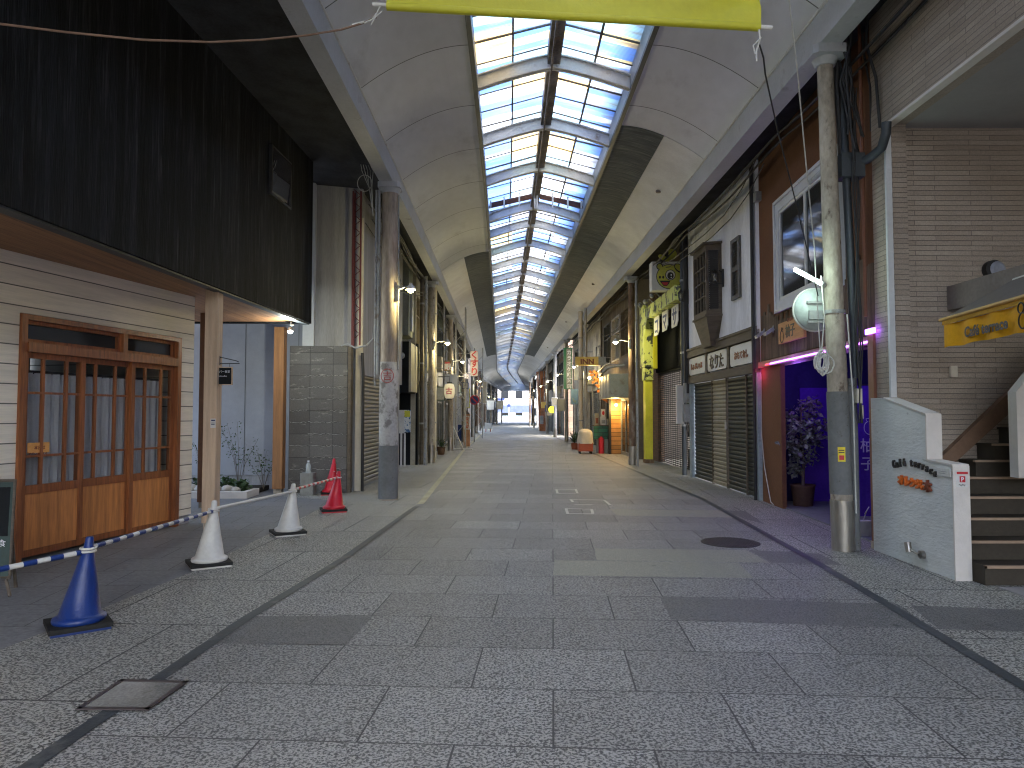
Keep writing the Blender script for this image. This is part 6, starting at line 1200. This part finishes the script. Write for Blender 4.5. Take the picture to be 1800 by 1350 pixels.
# ------------------------------------------------------------ more street clutter
random.seed(33)
extra = (
 ('projecting_sign', 'small green projecting sign low on the left row near the lantern', 774, 692, 25.6, .34, .5, wallm['green'], -1),
 ('projecting_sign', 'narrow yellow sign standing out beyond the pharmacy sign', 822, 700, 34.5, .22, .95, m_lime, -1),
 ('projecting_sign', 'small blue-violet round-cornered sign left of the yellow strip sign', 818, 678, 32.2, .3, .3, m_nvt, -1),
 ('projecting_sign', 'tall white strip sign far along the left row', 852, 690, 52, .35, 1.6, m_signw, -1),
 ('projecting_sign', 'brown board sign far along the left row under a lamp', 862, 712, 66, .7, .9, m_oak, -1),
 ('projecting_sign', 'green round-cornered sign at the far left near the mouth', 879, 712, 96, .9, 1.2, wallm['green'], -1),
 ('projecting_sign', 'white box sign over the pavement on the far right row', 975, 706, 46, .4, .55, m_signw, 1),
 ('projecting_sign', 'black box sign below the small white one on the far right row', 966, 727, 52, .45, .35, m_cable, 1),
 ('projecting_sign', 'orange-brown sign at knee height on the far right row', 952, 738, 62, .4, .8, m_org, 1),
 ('projecting_sign', 'cream strip sign above the covered cart', 1014, 655, 33.8, .25, .7, m_cream, 1))
for nm, lab, px, py, Y, w_, h_, mm, sd in extra:
    q = PY(px, py, Y); t = T(nm, lab, 'sign', q, 'projecting shop signs'); MB().box(q.x-w_/2, q.x+w_/2, Y, Y+.12, q.z-h_/2, q.z+h_/2, .015).build('sign_body', mm, t)
    MB().box(q.x-w_/2+.03, q.x+w_/2-.03, Y-.006, Y-.0005, q.z-h_/2+.03, q.z+h_/2-.03).build('sign_face', random.choice((m_signw, m_beige, m_gpipe)) if mm not in (m_signw,) else m_beige, t)
    MB().tube([(q.x+sd*w_/2, Y+.06, q.z+h_*.3), (q.x+sd*(w_/2+.7), Y+.06, q.z+h_*.3)], .018, 6).build('bracket', m_gpipe, t)
units = ((-1, 23.2, 2.9, 'air conditioner box high on the narrow grey left shop'), (-1, 28.0, 3.2, 'air conditioner box high on the dark boarded left shop'), (-1, 36.0, 2.9, 'air conditioner box on the cream left shop'), (1, 33.5, 2.9, 'air conditioner box low on the INN building'), (1, 52.0, 3.0, 'air conditioner box on the brown right shop past the gap'), (-1, 47, 3.0, 'air conditioner box on the brown left shop'))
u0_ = None
for sd, Y, z, lab in units:
    x = cx(Y)+sd*3.35; t = T('condenser_unit', lab, 'air conditioner', (x, Y, z), 'air conditioners on the shop walls'); MB().box(x-.16, x+.16, Y-.38, Y+.38, z, z+.55, .02).build('case', m_beige, t)
    b = MB(); b.tube([(x-sd*.162, Y-.08, z+.28), (x-sd*.175, Y-.08, z+.28)], .21, 16); b.build('fan_grille', m_cable, t); MB().tube([(x+sd*.1, Y+.3, z), (x+sd*.14, Y+.32, z-.9), (x+sd*.15, Y+.3, z-2.4)], .022, 6).build('hose', m_cream, t)
    for a_ in (-.3, .3): MB().box(x-.16, x+.2, Y+a_-.015, Y+a_+.015, z-.04, z-.002).build('support', m_gpipe, t)
for sd, Y, x_, lab in ((-1, 26.5, 0, 'small green potted plant by the left roller shutter'), (-1, 35, .1, 'small green potted plant behind the wooden stand'), (1, 38.2, 0, 'small green potted plant on the right past the covered cart'), (1, 29.2, .25, 'second potted palm between cart and pipes')):
    potplant(cx(Y)+sd*(3.1+x_), Y, lab, .6, 60, m_pot)
for sd, Y, lab in ((-1, 40.5, 'blue bicycle-height crate stack on the left pavement'), (1, 35.4, 'stack of grey crates on the right pavement')):
    x = cx(Y)+sd*3.1
    for k in range(3):
        t = T('plastic_crate', (('bottom ', 'middle ', 'top ')[k])+('blue crate of the stack on the left pavement' if sd < 0 else 'grey crate of the stack on the right pavement'), 'crate', (x, Y, .3*k), 'stacked crates'); b = MB(); z = .302*k
        b.box(x-.2, x+.2, Y-.26, Y+.26, z, z+.03); b.box(x-.2, x-.18, Y-.26, Y+.26, z+.03, z+.28); b.box(x+.18, x+.2, Y-.26, Y+.26, z+.03, z+.28); b.box(x-.18, x+.18, Y-.26, Y-.24, z+.03, z+.28); b.box(x-.18, x+.18, Y+.24, Y+.26, z+.03, z+.28); b.build('crate_body', m_blue if sd < 0 else m_gpipe, t)
        b = MB(); b.box(x-.208, x+.208, Y-.268, Y+.268, z+.281, z+.30); b.build('rim', m_blue if sd < 0 else m_gpipe, t)
# loose wires drooping between pillars and facades
for sd, Y, z, lab in ((-1, 17, 4.6, 'drooping black wire on the left between the first two pillars'), (1, 15, 5.0, 'drooping black wire along the white plaster building'), (1, 26, 4.4, 'drooping black wire past the rusty pillar'), (-1, 26, 4.6, 'drooping black wire past the second left pillar')):
    t = T('drooping_wire', lab, 'wire', (cx(Y)+sd*3.2, Y, z), 'drooping wires'); b = MB()
    for k in range(2): b.tube([(cx(Y)+sd*(3.2+.12*k)+.1*math.sin(i), Y-4+i, z+.5-.45*math.sin(i/8*math.pi)-.07*k) for i in range(9)], .009, 5)
    b.build('wire', m_cable, t)
# ================================================================= beyond the arcade mouth
ST(MB().poly([(-60, 126.1, .0), (60, 126.1, .0), (60, 146, .0), (-60, 146, .0)]).build('crossing_road', M('pale_road', (.16, .16, .165), .8)))
def block(name, lab, x0, x1, y0, y1, h, m, wins=True, rows=3, cols=5):
    t = T(name, lab, 'building', ((x0+x1)/2, y0, 0)); MB().box(x0, x1, y0, y1, 0, h).build('wall', m, t); MB().box(x0-.2, x1+.2, y0-.2, y1+.2, h, h+.3).build('roof', m_gpipe, t)
    if wins:
        for i in range(rows):
            for j in range(cols):
                u0 = x0+(x1-x0)*(j+.25)/cols; u1 = x0+(x1-x0)*(j+.75)/cols; z0 = h*(i+.3)/rows; f_ = MB().box(u0-.06, u1+.06, y0-.05, y0-.001, z0-.06, z0+h/rows*.45+.06).build('window', m_signw, t); MB().box(u0, u1, y0-.07, y0-.051, z0, z0+h/rows*.45).build('pane', m_dglass, f_)
block('station_building', 'white building with a slate blue band facing the arcade mouth', -6, 12, 152, 160, 7.5, M('bright_render', (.6, .6, .6), .8), True, 2, 6)
bb = T('blue_hoarding', 'slate blue hoarding across the road beyond the arcade mouth', 'hoarding', (1, 149, 0)); MB().box(-3.5, 4.2, 149, 149.2, 1.8, 3.4).build('board', M('slate_blue', (.10, .13, .26), .6), bb); b = MB(); [b.box(x-.05, x+.05, 149.02, 149.18, 0, 1.8) for x in (-3.3, 0, 4)]; b.build('posts', m_gpipe, bb)
fc = T('white_railing', 'pale railing along the crossing road beyond the arcade', 'railing', (1, 147, 0)); b = MB(); [b.box(-8+i*.45-.03, -8+i*.45+.03, 147, 147.05, 0, 1.1) for i in range(44)]; b.box(-8, 11.5, 146.98, 147.07, 1.1, 1.18); b.box(-8, 11.5, 146.98, 147.07, .3, .36); b.build('rails', M('pale_cyan_paint', (.45, .6, .62), .6), fc)
tlg = T('signal_pole', 'pole with traffic signals at the arcade mouth', 'traffic signal', (-.4, 135, 0)); b = MB(); b.tube([(-.6, 135, 0), (-.6, 135, 5)], .12, 10); b.tube([(-.6, 135, 4.3), (-2.6, 135, 4.3)], .06, 8); b.build('pole', m_wpl, tlg); b = MB(); b.box(-2.8, -1.4, 134.8, 135.1, 4.1, 4.55); b.box(-.9, -.3, 134.75, 134.85, 2.9, 3.4); b.build('signal_head', m_nvt, tlg)
for x0, x1, y0, y1, h, m, lab in ((-24, -7.5, 128+22, 165, 10, wallm['cream'], 'cream block left of the view beyond the arcade'), (13, 30, 150, 165, 12, wallm['grey'], 'grey block right of the view beyond the arcade')): block('far_building', lab, x0, x1, y0, y1, h, m)
# side street backdrops
block('side_street_building', 'pale building seen down the first cross street on the right', 22, 30, 36, 58, 7, wallm['white'], False); block('side_street_building', 'pale building closing the wide cross street on the right', 26, 36, 70, 100, 7, wallm['white'], False); block('side_street_building', 'pale building closing the cross street on the left', -38, -28, 50, 80, 7, wallm['white'], False)
# outer neighbours behind the camera so that the near street is enclosed
bh = T('rear_shop_row', 'plain shop row behind the camera on the right', 'building', (5, -10, 0)); MB().box(4.6, 5, -14, -6.2, 0, 8).build('wall', wallm['cream'], bh)
bl = T('rear_shop_row', 'plain shop row behind the camera on the left', 'building', (-5, -10, 0)); MB().box(-5, -4.4, -14, -7.6, 0, 8).build('wall', wallm['grey'], bl)
bpy.context.view_layer.update()
